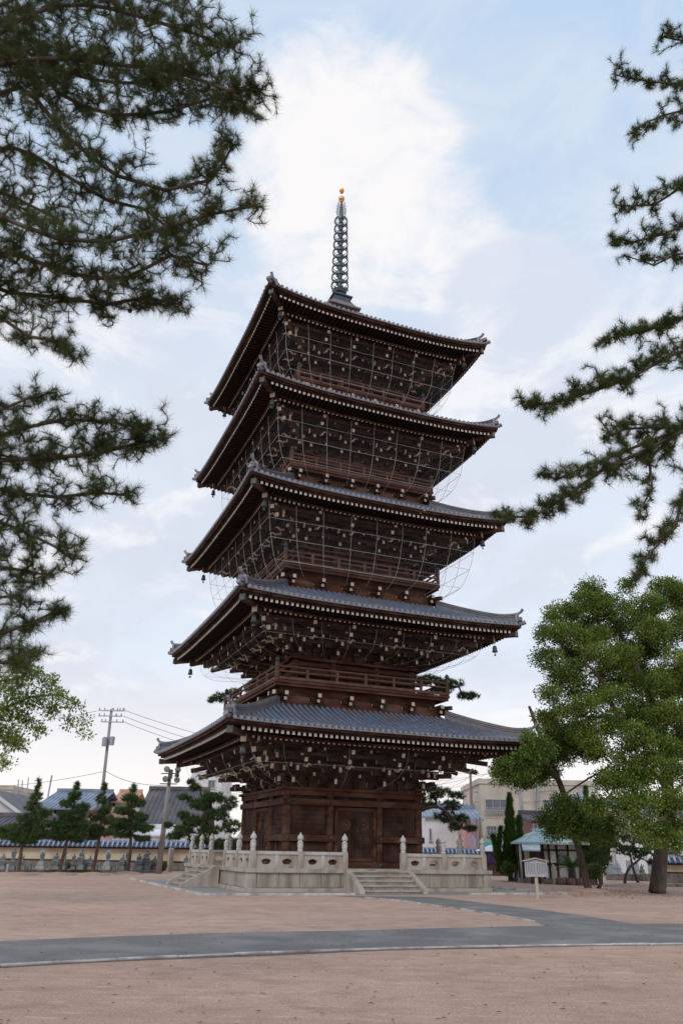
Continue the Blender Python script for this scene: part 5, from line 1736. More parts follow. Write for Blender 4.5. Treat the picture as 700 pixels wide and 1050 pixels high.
# ---- right side houses
house('storage_building', 'plain white building behind the terrace, right of the pagoda door side', 436, 476, 838, 80, 10, 'white_wall', v_ridge=828, kind='gable_side', roof_m='roof_blue', over=0.4, wins=((440, 850, 442, 862, 1), ), cat='building')
house('shop_house', 'narrow pink building with blue tiled roof between white and beige buildings', 475.5, 489, 840, 76, 8, 'pink_wall', v_ridge=830, kind='gable_side', roof_m='roof_blue', over=0.5, cat='building')
cb = house('concrete_building', 'three-storey beige concrete building with strip windows on the right', 491.5, 612, 801, 84, 12, 'beige_wall', kind='flat',
      wins=((497, 819.5, 520, 830.5, 3, 1), (498.5, 847, 509, 857, 3, 2), (512.5, 847, 518.5, 857, 2, 1, 'curtain'), (556, 820, 580, 831, 3, 1), (556, 847, 580, 857, 3, 1)), cat='building')
mb = MB()
for v in (831.5, 833):
    a, b_ = at(496, v, 83.6), at(522, v, 83.6)
    mb.bar(a - cb.location, b_ - cb.location, 0.06, 0.06)
for i in range(12):
    u = 496 + i * 26 / 11
    mb.bar(at(u, 833.5, 83.6) - cb.location, at(u, 828.5, 83.6) - cb.location, 0.04, 0.04)
mb.bar(at(496, 828.5, 83.6) - cb.location, at(522, 828.5, 83.6) - cb.location, 0.06, 0.06)
mb.build('balcony_rail', M['alu'], cb)
mb = MB()
for (u, r) in ((548, 0.09), (551, 0.06), (566, 0.08)):
    mb.tube([at(u, 884, 83.75) - cb.location, at(u, 806, 83.75) - cb.location], r, 6)
mb.build('drain_pipe', M['alu'], cb)
mb = MB()
a = at(493, 863.5, 83.9) - cb.location; b_ = at(520, 863.5, 83.9) - cb.location
zl = (at(500, 870, 82.6) - cb.location).z
mb.prism([(0, a.z), (-1.4, zl + 0.25), (-1.4, zl), (0, zl)], (a.x, -0.05, 0), (0, 1, 0), (0, 0, 1), (1, 0, 0), b_.x - a.x)
mb.build('awning', M['awning'], cb)
house('house', 'old house with small dark tiled roof and brown shutters just over the teal hut roof', 545, 562, 841.5, 66, 6, 'brick', v_ridge=836.5, kind='gable_side', roof_m='roof_dark', over=0.4, wins=((546, 845, 551, 854, 1, 1, 'glass'),))
house('house', 'grey gabled house with white edged blue roof behind the right camphor trees', 586, 624, 833, 68, 9, 'beige_wall', v_ridge=812, kind='gable_front', u_ap=604, roof_m='roof_blue', wins=((613, 840, 620, 848), ), over=0.7)
house('house', 'pale house half hidden behind the thick camphor trunk', 626, 745, 834, 76, 9, 'white_wall', v_ridge=824, kind='gable_side', roof_m='roof_blue', wins=((634, 846, 645, 856), (662, 846, 674, 856), (690, 846, 700, 856)), over=0.6)

# kiosk with purple curtain
kb = at(508, 890, 64); kb.z = 0
ks = empty('kiosk', kb, 0, 'small kiosk with pale canopy and purple curtain left of the tall juniper', 'kiosk')
k_ = Y_ = 64 / 880
hz = (at(508, 873, 64)).z
mb = MB()
for sx in (-0.85, 0.85):
    for sy in (0, 1.6): mb.tube([(sx, sy, 0), (sx, sy, hz)], 0.05, 6)
mb.build('frame', M['wood'], ks)
mb = MB()
mb.lathe([(1.65, hz), (1.60, hz + 0.06), (0.1, hz + 0.48)], n=4, rot=PI / 4, c=(0, 0.8, 0), sx=1.0, sy=1.0)
mb.build('canopy', M['paper_w'], ks)
mb = MB()
for i in range(10):
    x = -0.8 + 1.6 * i / 9.0
    mb.box((x, -0.03 + 0.03 * (i % 2), hz - 0.42), (0.175, 0.02, 0.8))
mb.build('curtain', M['purple'], ks)
mb = MB()
mb.box((0, 0.9, 0.45), (1.6, 1.2, 0.9)); mb.box((0, 0.9, 0.93), (1.7, 1.3, 0.05))
mb.build('counter', M['wood_rail'], ks)

# banner on a pole by the pink building
pb = at(490, 890, 73); pb.z = 0
bn = empty('street_banner', pb, 0, 'tall narrow coloured banner sign beside the pink building', 'banner')
mb = MB(); mb.tube([(0, 0, 0), (0, 0, at(490, 838, 73).z)], 0.05, 6); mb.build('pole', M['steel'], bn)
mb = MB(); zt, zb = at(490, 840, 73).z, at(490, 868, 73).z
mb.box((-0.26, 0, (zt + zb) / 2), (0.42, 0.02, zt - zb)); mb.build('banner_cloth', M['sign_mix'], bn)

# ---- hut with teal roof
Yh = 50.0
a, b_ = at(535, 866, Yh), at(594, 866, Yh)
hut = empty('hut', (a.x, Yh, 0), 0, 'small white hut with dark posts under a pale teal copper roof', 'hut')
Wd = b_.x - a.x; Hh = at(565, 865, Yh).z; Dp = 3.4
mb = MB(); mb.box((Wd / 2, Dp / 2, Hh / 2), (Wd, Dp, Hh)); mb.build('wall', M['white_wall'], hut)
mb = MB()
def hx(u, y=0): return at(u, 880, Yh).x - a.x
def hzv(v, u=560): return at(u, v, Yh).z
for u in (536, 545.5, 556.5, 562.5, 570.5, 582, 593):
    mc = MB(); mc.box((hx(u), -0.03, Hh / 2), (0.11, 0.14, Hh)); mc.build('timber_post', M['wood'], hut)
for y in (0.06, 1.1, 2.2, Dp):
    mc = MB(); mc.box((-0.02, y, Hh / 2), (0.1, 0.13, Hh)); mc.build('timber_post', M['wood'], hut)
for v in (871.5, 886):
    mc = MB(); mc.box((Wd / 2, -0.02, hzv(v)), (Wd, 0.09, 0.09)); mc.build('timber_rail', M['wood'], hut)
for (u0, u1, v0, v1, mm, nm) in ((546.5, 555.5, 872.5, 881, 'purple', 'dark_window'), (572, 581, 872.5, 885, 'glass', 'dark_window'), (583, 592, 873, 885, 'paper_w', 'sliding_panel'), (541, 545, 873, 884, 'paper_w', 'sliding_panel'), (563.5, 569.5, 873, 885, 'paper_w', 'sliding_panel')):
    mb = MB(); mb.box(((hx(u0) + hx(u1)) / 2, -0.04, (hzv(v0) + hzv(v1)) / 2), (hx(u1) - hx(u0), 0.05, hzv(v0) - hzv(v1))); mb.build(nm, M[mm], hut)
def hip_roof(mb, x0, x1, y0, y1, z0, rx0, rx1, ry, z1, t=0.10):
    vs = [(x0, y0, z0), (x1, y0, z0), (x1, y1, z0), (x0, y1, z0), (rx0, ry, z1), (rx1, ry, z1)]
    lo = [(x, y, z - t) for x, y, z in vs[:4]]
    mb.add(vs + lo, [(0, 1, 5, 4), (1, 2, 5), (2, 3, 4, 5), (3, 0, 4), (0, 6, 7, 1), (1, 7, 8, 2), (2, 8, 9, 3), (3, 9, 6, 0), (6, 9, 8, 7)])
mb = MB()
x0 = hx(529.5); x1 = hx(601)
z0 = hzv(864); zr = at(556, 852.5, Yh + Dp / 2).z
hip_roof(mb, x0, x1, -0.9, Dp + 0.9, z0, hx(556), hx(578), Dp / 2, zr)
for i in range(24):
    x = x0 + 0.2 + (x1 - x0 - 0.4) * i / 23
    xr = min(max(x, hx(556)), hx(578))
    f_ = 1.0
    mb.bar((x, -0.9, z0 + 0.015), (xr, Dp / 2, zr + 0.015), 0.035, 0.04)
hr = mb.build('roof', M['roof_teal'], hut)
mb = MB()
mb.bar((hx(554), Dp / 2, zr + 0.08), (hx(580), Dp / 2, zr + 0.08), 0.22, 0.18); mb.build('ridge_cap', M['roof_teal'], hr)
mb = MB()
zp = hzv(869.5)
mb.add([(x0 - 0.1, -2.2, zp - 0.12), (hx(545), -2.2, zp - 0.12), (hx(551.5), -0.6, z0 - 0.05), (x0 + 0.2, -0.6, z0 - 0.05),
        (x0 - 0.1, -2.2, zp - 0.2), (hx(545), -2.2, zp - 0.2), (hx(551.5), -0.6, z0 - 0.14), (x0 + 0.2, -0.6, z0 - 0.14)],
       [(0, 1, 2, 3), (7, 6, 5, 4), (0, 4, 5, 1), (1, 5, 6, 2), (2, 6, 7, 3), (3, 7, 4, 0)])
pr = mb.build('porch_roof', M['roof_teal'], hut)
mb = MB()
for x in (x0 + 0.35, hx(543)):
    mc = MB(); mc.box((x, -2.0, (zp - 0.2) / 2), (0.12, 0.12, zp - 0.2)); mc.build('porch_post', M['wood'], pr)
mb = MB(); mb.box((Wd / 2 + 0.1, -0.4, 0.12), (Wd + 0.8, 1.0, 0.24)); mb.build('plinth', M['rubble'], hut)

# ---- notice board
nb_ = gnd(551, 921.5)
Yn = nb_.y
nbd = empty('notice_board', nb_, 0.0, 'weathered grey notice board with a little gabled top on one pale post', 'notice board')
k_ = Yn / 885
bw = 22 * k_; zt = at(550, 884, Yn).z; zb = at(550, 899, Yn).z
mb = MB(); mb.box((0, 0.03, (zb + 0.1) / 2), (0.10, 0.10, zb + 0.1)); mb.build('post', M['plank_light'], nbd)
mb = MB(); mb.prism([(-bw / 2, zb), (bw / 2, zb), (bw / 2, zt), (0, zt + 0.10), (-bw / 2, zt)], (0, -0.06, 0), (1, 0, 0), (0, 0, 1), (0, 1, 0), 0.05)
for x in (-bw / 2, 0.01, bw / 2): mb.box((x, -0.065, (zt + zb) / 2), (0.03, 0.07, zt - zb))
mbd = mb
mb = MB()
for sg in (-1, 1):
    mb.bar((0, -0.03, zt + 0.135), (sg * (bw / 2 + 0.08), -0.03, zt + 0.03), 0.22, 0.03, up=(0, 0, 1))
mb.build('gable_top', M['plank_light'], nbd)
mb = mbd
for half in (-1, 1):
    for cidx in range(6):
        x = half * (0.05 + 0.058 * cidx + 0.01)
        z = zt - 0.06
        while z > zb + 0.05 + random.random() * 0.08:
            l_ = random.uniform(0.012, 0.028)
            mb.box((x, -0.064, z), (0.022, 0.006, l_), 1); z -= l_ + 0.014
mb.build('board', [M['board'], M['ink']], nbd)

# pillars and posts
def pillar(label, u, vb, w_px, vt, m_, base=False, rz=0.0, cat='stone pillar'):
    b_ = gnd(u, vb); Y = b_.y
    h = at(u, vt, Y).z; w_ = w_px * Y / 880
    root = empty('stone_pillar', b_, rz, label, cat)
    mb = MB(); mb.box((0, 0, h / 2), (w_, w_, h), taper=0.96); mb.box((0, 0, h + 0.02), (w_ * 0.9, w_ * 0.9, 0.05), taper=0.5)
    mb.build('shaft', m_, root, bevel=0.01)
    if base:
        mb = MB(); mb.box((0, 0, 0.12), (w_ * 2.0, w_ * 2.0, 0.24)); mb.box((0, 0, 0.3), (w_ * 1.5, w_ * 1.5, 0.14))
        mb.build('pedestal', m_, root, bevel=0.01)
pillar('square blue grey stone pillar on a block left of the teal roofed hut', 530, 903.5, 4.2, 872.5, M['post_blue'], True)
pillar('short pale stone post standing before the hut, right of the notice board', 568.3, 907, 2.4, 887, M['granite'])
pillar('square stone pillar close beside the foot of the floodlight pole', 173.8, 894, 4.6, 870, M['granite_wall'], False, 0.6)
pillar('short white stone post in front of the statues at the far left', 7, 896, 2.2, 887, M['statue_light'])

# layered stone tower behind the terrace
tb = at(472.5, 890, 60); tb.z = 0
stt = empty('stone_tower', tb, 0.3, 'small layered stone tower rising behind the right balustrade', 'stone tower')
mb = MB()
z = 0
mb.box((0, 0, 0.35), (0.9, 0.9, 0.7)); z = 0.7
for i, s in enumerate((0.62, 0.52, 0.42, 0.34)):
    mb.box((0, 0, z + 0.14), (s * 0.6, s * 0.6, 0.28)); mb.box((0, 0, z + 0.36), (s, s, 0.16), taper=0.55); mb.box((0, 0, z + 0.27), (s * 1.02, s * 1.02, 0.05)); z += 0.44
mb.lathe([(0.06, z), (0.12, z + 0.05), (0.06, z + 0.12), (0.13, z + 0.2), (0.1, z + 0.3), (0.02, z + 0.4)], n=10)
mb.build('tower_stones', M['granite_wall'], stt, bevel=0.015)

# ---- poles
fb = gnd(162.4, 896); Yf = fb.y
fl = empty('floodlight_pole', fb, 0, 'weathered leaning pole with four round floodlights left of the pagoda', 'floodlight pole')
tp = at(175.2, 789, Yf)
mb = MB(); mb.tube([(0, 0, -0.05), (tp - fb) * 0.5, tp - fb], [0.19, 0.15, 0.10], 12); mb.build('pole', M['pole_wood'], fl, smooth=True)
mb = MB()
for v in (793.5, 804):
    c = at(175 - (v - 789) * 0.1, v, Yf) - fb
    mb.bar(c + Vector((-0.55, -0.2, 0)), c + Vector((0.55, -0.2, 0)), 0.06, 0.06)
c = at(175.3, 794, Yf) - fb
mb.box(c + Vector((0.02, -0.22, 0)), (0.26, 0.22, 0.55)); mb.build('bracket_arms', M['iron'], fl)
for (u, v) in ((171.4, 788.6), (182.7, 789.2), (169.9, 798.7), (181.7, 799.6)):
    c = at(u, v, Yf - 0.35) - fb
    mb = MB(); mb.M = Matrix.Translation(c) @ Matrix.Rotation(PI / 2 + 0.35, 4, 'X')
    mb.lathe([(0.06, -0.2), (0.12, -0.16), (0.19, 0.0), (0.20, 0.03)], n=14, mat=0)
    lp = mb.build('floodlight', M['iron'], fl, smooth=False)
    mb = MB(); mb.M = Matrix.Translation(c) @ Matrix.Rotation(PI / 2 + 0.35, 4, 'X')
    mb.lathe([(0.175, 0.032), (0.12, 0.05), (0.02, 0.058)], n=14); mb.build('lamp_lens', M['lens'], lp)

def util_pole(label, base, top, r, arms=(), m_='concrete', trans=None, group=None):
    root = empty('utility_pole', base, 0, label, 'utility pole', group)
    mb = MB(); mb.tube([(0, 0, 0), top - base], [r * 1.3, r], 10); mb.build('pole', M[m_], root, smooth=True)
    for (p, wl, wr) in arms:
        p = p - base
        mb = MB(); mb.bar(p + Vector((-wl, -0.15, 0)), p + Vector((wr, -0.15, 0.0)), 0.09, 0.09)
        for x in (-wl + 0.08, -wl * 0.5, wr * 0.5, wr - 0.08):
            mb.lathe([(0.05, 0.04), (0.07, 0.1), (0.05, 0.16), (0.07, 0.2), (0.03, 0.26)], c=tuple(p + Vector((x, -0.15, 0))), n=6)
        mb.build('cross_arm', M['steel'], root)
    if trans is not None:
        p = trans - base
        mb = MB(); mb.lathe([(0.26, -0.4), (0.28, 0.3), (0.15, 0.4)], c=tuple(p + Vector((-0.25, -0.4, 0))), n=10); mb.lathe([(0.24, -0.35), (0.26, 0.35), (0.1, 0.42)], c=tuple(p + Vector((0.38, -0.4, 0.05))), n=10)
        mb.build('transformer', M['steel'], root)
    return root
Yu = 74.0
ub = at(97, 884, Yu); ub.z = 0
ut = at(114.6, 727, Yu)
util_pole('leaning utility pole with crossarms and grey transformers behind the young pines', ub, ut, 0.125,
    [(at(114.3, 729, Yu), 1.15, 1.2), (at(113.5, 734.5, Yu), 1.1, 1.1), (at(113, 740.5, Yu), 0.8, 1.3), (at(118.5, 729, Yu - 0.5), 0.3, 0.9)], 'pole_wood', at(111.8, 761, Yu))
a2 = at(51, 812, 92); b2 = at(53.5, 795, 92)
ab = Vector((a2.x - 0.3, 92, 0))
util_pole('thin grey mast sticking up over the blue roofed hall', ab, b2, 0.09, [], 'steel')
p2 = at(484.5, 884, 86); p2.z = 0
util_pole('thin wooden utility pole rising over the pink building', p2, at(482, 794, 86), 0.13, [(at(482.3, 826, 86), 0.9, 0.4)], 'pole_brown')
p3 = at(539, 884, 72); p3.z = 0
util_pole('thick grey concrete pole between the juniper and the beige building', p3, at(531, 790, 72), 0.17, [(at(532.5, 803, 72), 0.2, 0.5)], 'concrete')
p4 = at(492, 884, 74); p4.z = 0
util_pole('short dark street pole with a small sign by the pink building', p4, at(491.5, 838, 74), 0.08, [], 'pole_brown')

# steel mast frame on the roof at far left
sf = at(20, 824, 95)
sfb = Vector((sf.x, 95, 0))
fr = empty('antenna_frame', sfb, 0, 'grey steel antenna frame against the sky at the far left', 'antenna')
mb = MB()
zt = at(20, 798, 95).z
for (u, vt) in ((14.5, 806), (19, 799), (23, 800), (29, 797)):
    mb.bar((at(u, 830, 95).x - sfb.x, 0, 0), (at(u + 0.6, vt, 95).x - sfb.x, 0, at(u, vt, 95).z), 0.09, 0.09)
for v in (808.5, 812, 818):
    mb.bar((at(13, v, 95).x - sfb.x, 0.1, at(13, v, 95).z), (at(28, v, 95).x - sfb.x, 0.1, at(28, v, 95).z), 0.10, 0.14)
mb.bar(at(14.5, 820, 95) - sfb, at(23, 808, 95) - sfb, 0.06, 0.06); mb.bar(at(23, 820, 95) - sfb, at(14.5, 808, 95) - sfb, 0.06, 0.06)
mb.build('steel_members', M['steel'], fr)

# wires
def wire(label, p, q, sag, r=0.022, group='overhead wires'):
    n = 14
    pts = []
    for i in range(n + 1):
        t = i / n
        c = p.lerp(q, t); c.z -= sag * 4 * t * (1 - t); pts.append(c - p)
    mb = MB(); mb.tube(pts, r, 4)
    o = mb.build('overhead_wire', M['cable'], loc=p); tag(o, label, 'wire', group)
wl = [('topmost wire running right from the transformer pole towards the pagoda', (127, 728), (330, 772), .8), ('second wire running right from the transformer pole towards the pagoda', (126, 734), (330, 782), .8),
      ('third wire running right from the transformer pole towards the pagoda', (126.5, 740), (330, 790), .8)]
for lb, p, q, s in wl: wire(lb, at(*p, Yu - 0.15), at(*q, 88), s)
wire('upper wire leaving the transformer pole to the left edge', at(100, 729, Yu), at(-120, 742, 80), 0.8)
wire('low wire from the transformer pole sagging left past the antenna frame', at(107, 791, Yu), at(-60, 807, 84), 0.5)
wire('low wire from the transformer pole sagging right to the floodlight pole', at(107.5, 790, Yu), at(175, 805, Yf), 0.4)
wire('upper wire crossing the beige building front', at(483, 812, 85.5), at(640, 800, 82), 0.5, 0.02)
wire('middle wire crossing the beige building front', at(483, 822, 85.5), at(640, 812, 81), 0.4, 0.02)
wire('lower wire crossing the beige building front', at(484, 838, 80), at(640, 836, 78), 0.3, 0.02)
wire('short wire between the thin pole and the pagoda eaves side', at(400, 800, 86), at(482, 797, 86), 0.6, 0.02)

# ---- shrubs, cycad, ledge
def shrub(label, u, v, r_px, Y, m_='shrub', name='shrub'):
    b_ = at(u, v, Y); b_.z = 0
    k = Y / 880; r = r_px * k
    root = empty(name, b_, 0, label, 'shrub')
    hc = max(0.3, at(u, v - r_px * 0.9, Y).z)
    c = (0, 0, hc)
    tg = pad_points([(c, (r, r, min(hc * 0.95, r * 0.9)), 1)], 90, 0.3)
    sk, idx = polyskel([([Vector((0, 0, 0)), Vector((0, 0, hc * 0.7))], None)], 0.2)
    pos, par, tips = grow(sk, tg, 0.3)
    wood_mesh('stems', pos, par, 0.008, 0.04, M['bark'], root)
    leaves('foliage', pos[tips], M[m_], root, 26, 0.16, 0.10)
shrub('round yellow green shrub at the foot of the tall juniper', 521, 897, 7, 51)
shrub('low dark shrub beside the hut under the leaning trunk', 611, 900, 8, 48, 'camphor_dark')
shrub('small dark shrub between the statues by the second young pine', 68, 895, 3.5, 55, 'camphor_dark')
shrub('small bright shrub behind the foot of the floodlight pole', 166, 892, 4, 56)
shrub('silvery green shrub above the wall at the right edge', 693, 885, 13, 58, 'shrub')

cb_ = at(586, 896, 47.5); cb_.z = 0.12
cy = empty('cycad', cb_, 0, 'cycad with a rosette of stiff dark fronds before the hut', 'cycad')
mb = MB(); mb.tube([(0, 0, 0), (0, 0, 0.75)], [0.22, 0.2], 10); mb.build('trunk', M['bark'], cy)
V = []; Fc = []
mb = MB()
for i in range(38):
    a = i * 2.399; el = 0.15 + 1.2 * ((i % 7) / 7.0)
    ln = random.uniform(0.9, 1.25)
    pts = []
    for j in range(9):
        t = j / 8
        rr = ln * t * math.cos(el * (1 - 0.5 * t)); z = 0.75 + ln * (math.sin(el) * t - 0.28 * t * t)
        pts.append(Vector((rr * math.cos(a), rr * math.sin(a), z)))
    mb.tube(pts, 0.012, 3)
    sd = Vector((-math.sin(a), math.cos(a), 0))
    for j in range(1, 9):
        for q in (0, 0.5):
            p = pts[j - 1].lerp(pts[j], q) ; dr = (pts[j] - pts[j - 1]).normalized()
            w_ = 0.2 * math.sin(PI * (j / 9.5)) + 0.04
            for sg in (-1, 1):
                tip = p + sd * sg * w_ + dr * 0.08 + Vector((0, 0, 0.05))
                mb.add([p, p + dr * 0.035, tip], [(0, 1, 2)])
mb.build('fronds', M['juniper'], cy)
mb = MB()
for i in range(10):
    a = i * 0.63
    mb.ball((cb_.x + 0.75 * math.cos(a), cb_.y + 0.6 * math.sin(a), 0.14), (0.26, 0.22, 0.24), 8)
rk = mb.build('rock_border', mat('reddish_rock', (0.27, 0.15, 0.12), (0.15, 0.08, 0.07), 4, 0.9, 0.5, 10)); tag(rk, 'ring of reddish rocks round the cycad', 'rocks')

def ledge(label, uvA, uvB, h, d, m_='rubble'):
    A = gnd(*uvA); Bq = gnd(*uvB)
    dd = (Bq - A); ang = math.atan2(dd.y, dd.x)
    mb = MB()
    n = int(dd.length / 0.8)
    for i in range(n):
        x = (i + 0.5) * dd.length / n
        mb.box((x, d / 2, h / 2), (dd.length / n - 0.02, d + random.uniform(-.02, .02), h + random.uniform(-.02, .02)))
    o = mb.build('stone_ledge', M[m_], loc=A, rz=ang, bevel=0.02); tag(o, label, 'stone ledge')
ledge('low dark stone ledge carrying the row of statues along the left wall', (-80, 893.6), (160, 895.2), 0.16, 3.0)
ledge('rubble stone ledge carrying the pale stones at the right', (622, 902.5), (760, 906), 0.42, 2.0)
ledge('single low kerb slab in front of the right hand ledge', (678, 909), (760, 911), 0.16, 0.5, 'granite_wall')
ledge('low rock edging along the planting before the hut', (558, 906.5), (612, 907.5), 0.14, 0.4)

# ---- statues
def remesh(mb, name, vox, m_):
    me = bpy.data.meshes.new(name); me.from_pydata(mb.v, [], mb.f)
    o = bpy.data.objects.new('tmp', me); COL.objects.link(o)
    r = o.modifiers.new('r', 'REMESH'); r.mode = 'VOXEL'; r.voxel_size = vox
    s = o.modifiers.new('s', 'SMOOTH'); s.factor = 0.5; s.iterations = 2
    dg = bpy.context.evaluated_depsgraph_get()
    out = bpy.data.meshes.new_from_object(o.evaluated_get(dg)); out.name = name
    out.materials.clear(); out.materials.append(m_)
    out.polygons.foreach_set('use_smooth', [True] * len(out.polygons))
    bpy.data.objects.remove(o)
    return out

def fig_seated(arm=0, tilt=0.0, hood=False):
    mb = MB()
    mb.ball((0, 0, 0.17), (0.36, 0.30, 0.19), 14)                       # robe over crossed legs
    for sg in (-1, 1):
        mb.ball((sg * 0.26, -0.14, 0.13), (0.17, 0.17, 0.12), 10)         # knees
        mb.ball((sg * 0.20, 0.0, 0.60), (0.10, 0.10, 0.11), 10)           # shoulders
    mb.lathe([(0.26, 0.2), (0.22, 0.38), (0.23, 0.55), (0.19, 0.66), (0.08, 0.72), (0.075, 0.78)], n=14, sy=0.72)
    hd = (0.02 + tilt * 0.1, -0.03, 0.88)
    mb.ball(hd, (0.105, 0.115, 0.135), 12)
    mb.ball((hd[0], hd[1] - 0.11, hd[2] - 0.01), (0.022, 0.03, 0.03), 6)   # nose
    for sg in (-1, 1): mb.ball((hd[0] + sg * 0.105, hd[1], hd[2] - 0.02), (0.02, 0.03, 0.06), 6)
    if hood: mb.ball((hd[0], hd[1] + 0.04, hd[2] + 0.03), (0.135, 0.13, 0.15), 10)
    for sg in (-1, 1):
        if arm == 1 and sg > 0:
            mb.tube([(0.23, 0, 0.58), (0.34, -0.06, 0.52), (0.33, -0.12, 0.78)], [0.075, 0.06, 0.05], 8)
            mb.ball((0.33, -0.13, 0.84), (0.05, 0.04, 0.07), 8)
        elif arm == 2:
            mb.tube([(sg * 0.23, 0, 0.58), (sg * 0.24, -0.14, 0.42), (sg * 0.06, -0.24, 0.52)], [0.08, 0.075, 0.055], 8)
        else:
            mb.tube([(sg * 0.23, 0, 0.58), (sg * 0.30, -0.08, 0.38), (sg * 0.08, -0.24, 0.30)], [0.08, 0.085, 0.06], 8)
    mb.tube([(-0.16, -0.16, 0.66), (0.06, -0.2, 0.44), (0.2, -0.16, 0.3)], 0.03, 6)   # robe hem
    return mb
def fig_standing(staff=True, tilt=0.0):
    mb = MB()
    mb.lathe([(0.21, 0), (0.19, 0.15), (0.165, 0.5), (0.17, 0.75), (0.20, 0.95), (0.19, 1.08), (0.08, 1.15), (0.07, 1.2)], n=14, sy=0.72)
    for sg in (-1, 1):
        mb.ball((sg * 0.08, -0.12, 0.04), (0.06, 0.11, 0.05), 8)
        mb.ball((sg * 0.17, 0, 1.05), (0.085, 0.085, 0.09), 8)
        mb.ball((sg * 0.20, -0.10, 0.62), (0.07, 0.07, 0.2), 8)       # hanging sleeves
    hd = (tilt * 0.1, -0.03, 1.30)
    mb.ball(hd, (0.10, 0.11, 0.13), 12)
    mb.ball((hd[0], hd[1] - 0.105, hd[2] - 0.01), (0.02, 0.03, 0.03), 6)
    for sg in (-1, 1): mb.ball((hd[0] + sg * 0.1, hd[1], hd[2] - 0.02), (0.02, 0.03, 0.055), 6)
    mb.tube([(0.2, 0, 1.03), (0.27, -0.08, 0.84), (0.2, -0.2, 0.86)], [0.07, 0.065, 0.05], 8)
    mb.tube([(-0.2, 0, 1.03), (-0.26, -0.1, 0.82), (-0.08, -0.2, 0.84)], [0.07, 0.065, 0.05], 8)
    if staff: mb.tube([(0.22, -0.23, 0.0), (0.22, -0.23, 1.35)], 0.028, 6)
    return mb
FM = [remesh(fig_seated(0), 'figure', 0.022, M['statue']), remesh(fig_seated(1, 0.5), 'figure', 0.022, M['statue']), remesh(fig_seated(2, -0.4), 'figure', 0.022, M['statue']),
      remesh(fig_standing(True), 'figure', 0.022, M['statue']), remesh(fig_standing(False, 0.4), 'figure', 0.022, M['statue']), remesh(fig_seated(0, 0.3, True), 'figure', 0.022, M['statue'])]
FH = [1.0, 1.0, 1.0, 1.42, 1.42, 1.03]

def statue(label, u, vb, vt, kind, ped=0.45, m_=None, rz=0.0, group='stone figures along the left wall', zbase=0.16, pm='statue', wide=1.0):
    b_ = gnd(u, vb); b_.z = 0; Y = b_.y + 0.6
    b_ = Vector((at(u, vb, Y).x, Y, zbase))
    H = at(u, vt, Y).z - zbase
    root = empty('stone_statue', b_, rz, label, 'statue', group)
    ph = H * ped
    mb = MB()
    w_ = (0.62 if kind in (3, 4) else 0.85) * wide
    s = (H - ph) / FH[kind]
    mb.box((0, 0, ph * 0.25), (w_ * s * 1.15, w_ * s, ph * 0.5)); mb.box((0, 0, ph * 0.64), (w_ * s * 0.85, w_ * s * 0.8, ph * 0.28)); mb.box((0, 0, ph * 0.89), (w_ * s * 1.0, w_ * s * 0.9, ph * 0.22))
    mb.build('pedestal', M[pm], root, bevel=0.02)
    o = bpy.data.objects.new('figure', FM[kind] if m_ is None else FM[kind].copy()); COL.objects.link(o); o.parent = root
    if m_ is not None: o.data.materials[0] = m_
    o.location = (0, 0, ph - 0.01); o.scale = (s, s, s)
    return root
SL = [('grey seated stone figure at the extreme left edge', 1, 895, 875, 0, 0.45), ('tall standing stone figure near the left edge, before the first pine', 11.5, 895, 869, 3, 0.40),
      ('small stone figure just right of the first pine trunk', 19.5, 895, 875, 1, 0.45), ('stone figure with a raised hand between the first stele and the second pine', 55.5, 895, 874, 1, 0.42),
      ('tall stone figure partly behind the second pine trunk', 64.5, 895, 869, 4, 0.4), ('slim standing stone figure left of the large seated one', 74, 895, 875, 4, 0.35),
      ('large seated stone figure on a high stepped pedestal in mid row', 82, 895, 870.5, 2, 0.5), ('short squat stone figure left of the third pine trunk', 91, 895, 877, 0, 0.4),
      ('hooded stone figure just left of the rightmost pine trunk', 124.5, 895, 876, 5, 0.45), ('tall stone figure directly beside the rightmost pine trunk', 129.5, 895, 871, 3, 0.4),
      ('seated stone figure with folded hands right of the rightmost pine', 141.5, 895, 874.5, 2, 0.42), ('tall seated stone figure with raised hand left of the floodlight pole', 149, 895, 871, 1, 0.48),
      ('leaning stone figure touching the left side of the floodlight pole', 157.5, 895, 877.5, 5, 0.45), ('lone stone figure between the square pillar and the terrace', 190, 895, 876.5, 0, 0.45),
      ('low stone figure behind a white post at far left', 29, 895, 885, 0, 0.3)]
for lb, u, vb, vt, kd, pd in SL: statue(lb, u, vb, vt, kd, pd, rz=random.uniform(-0.3, 0.3))
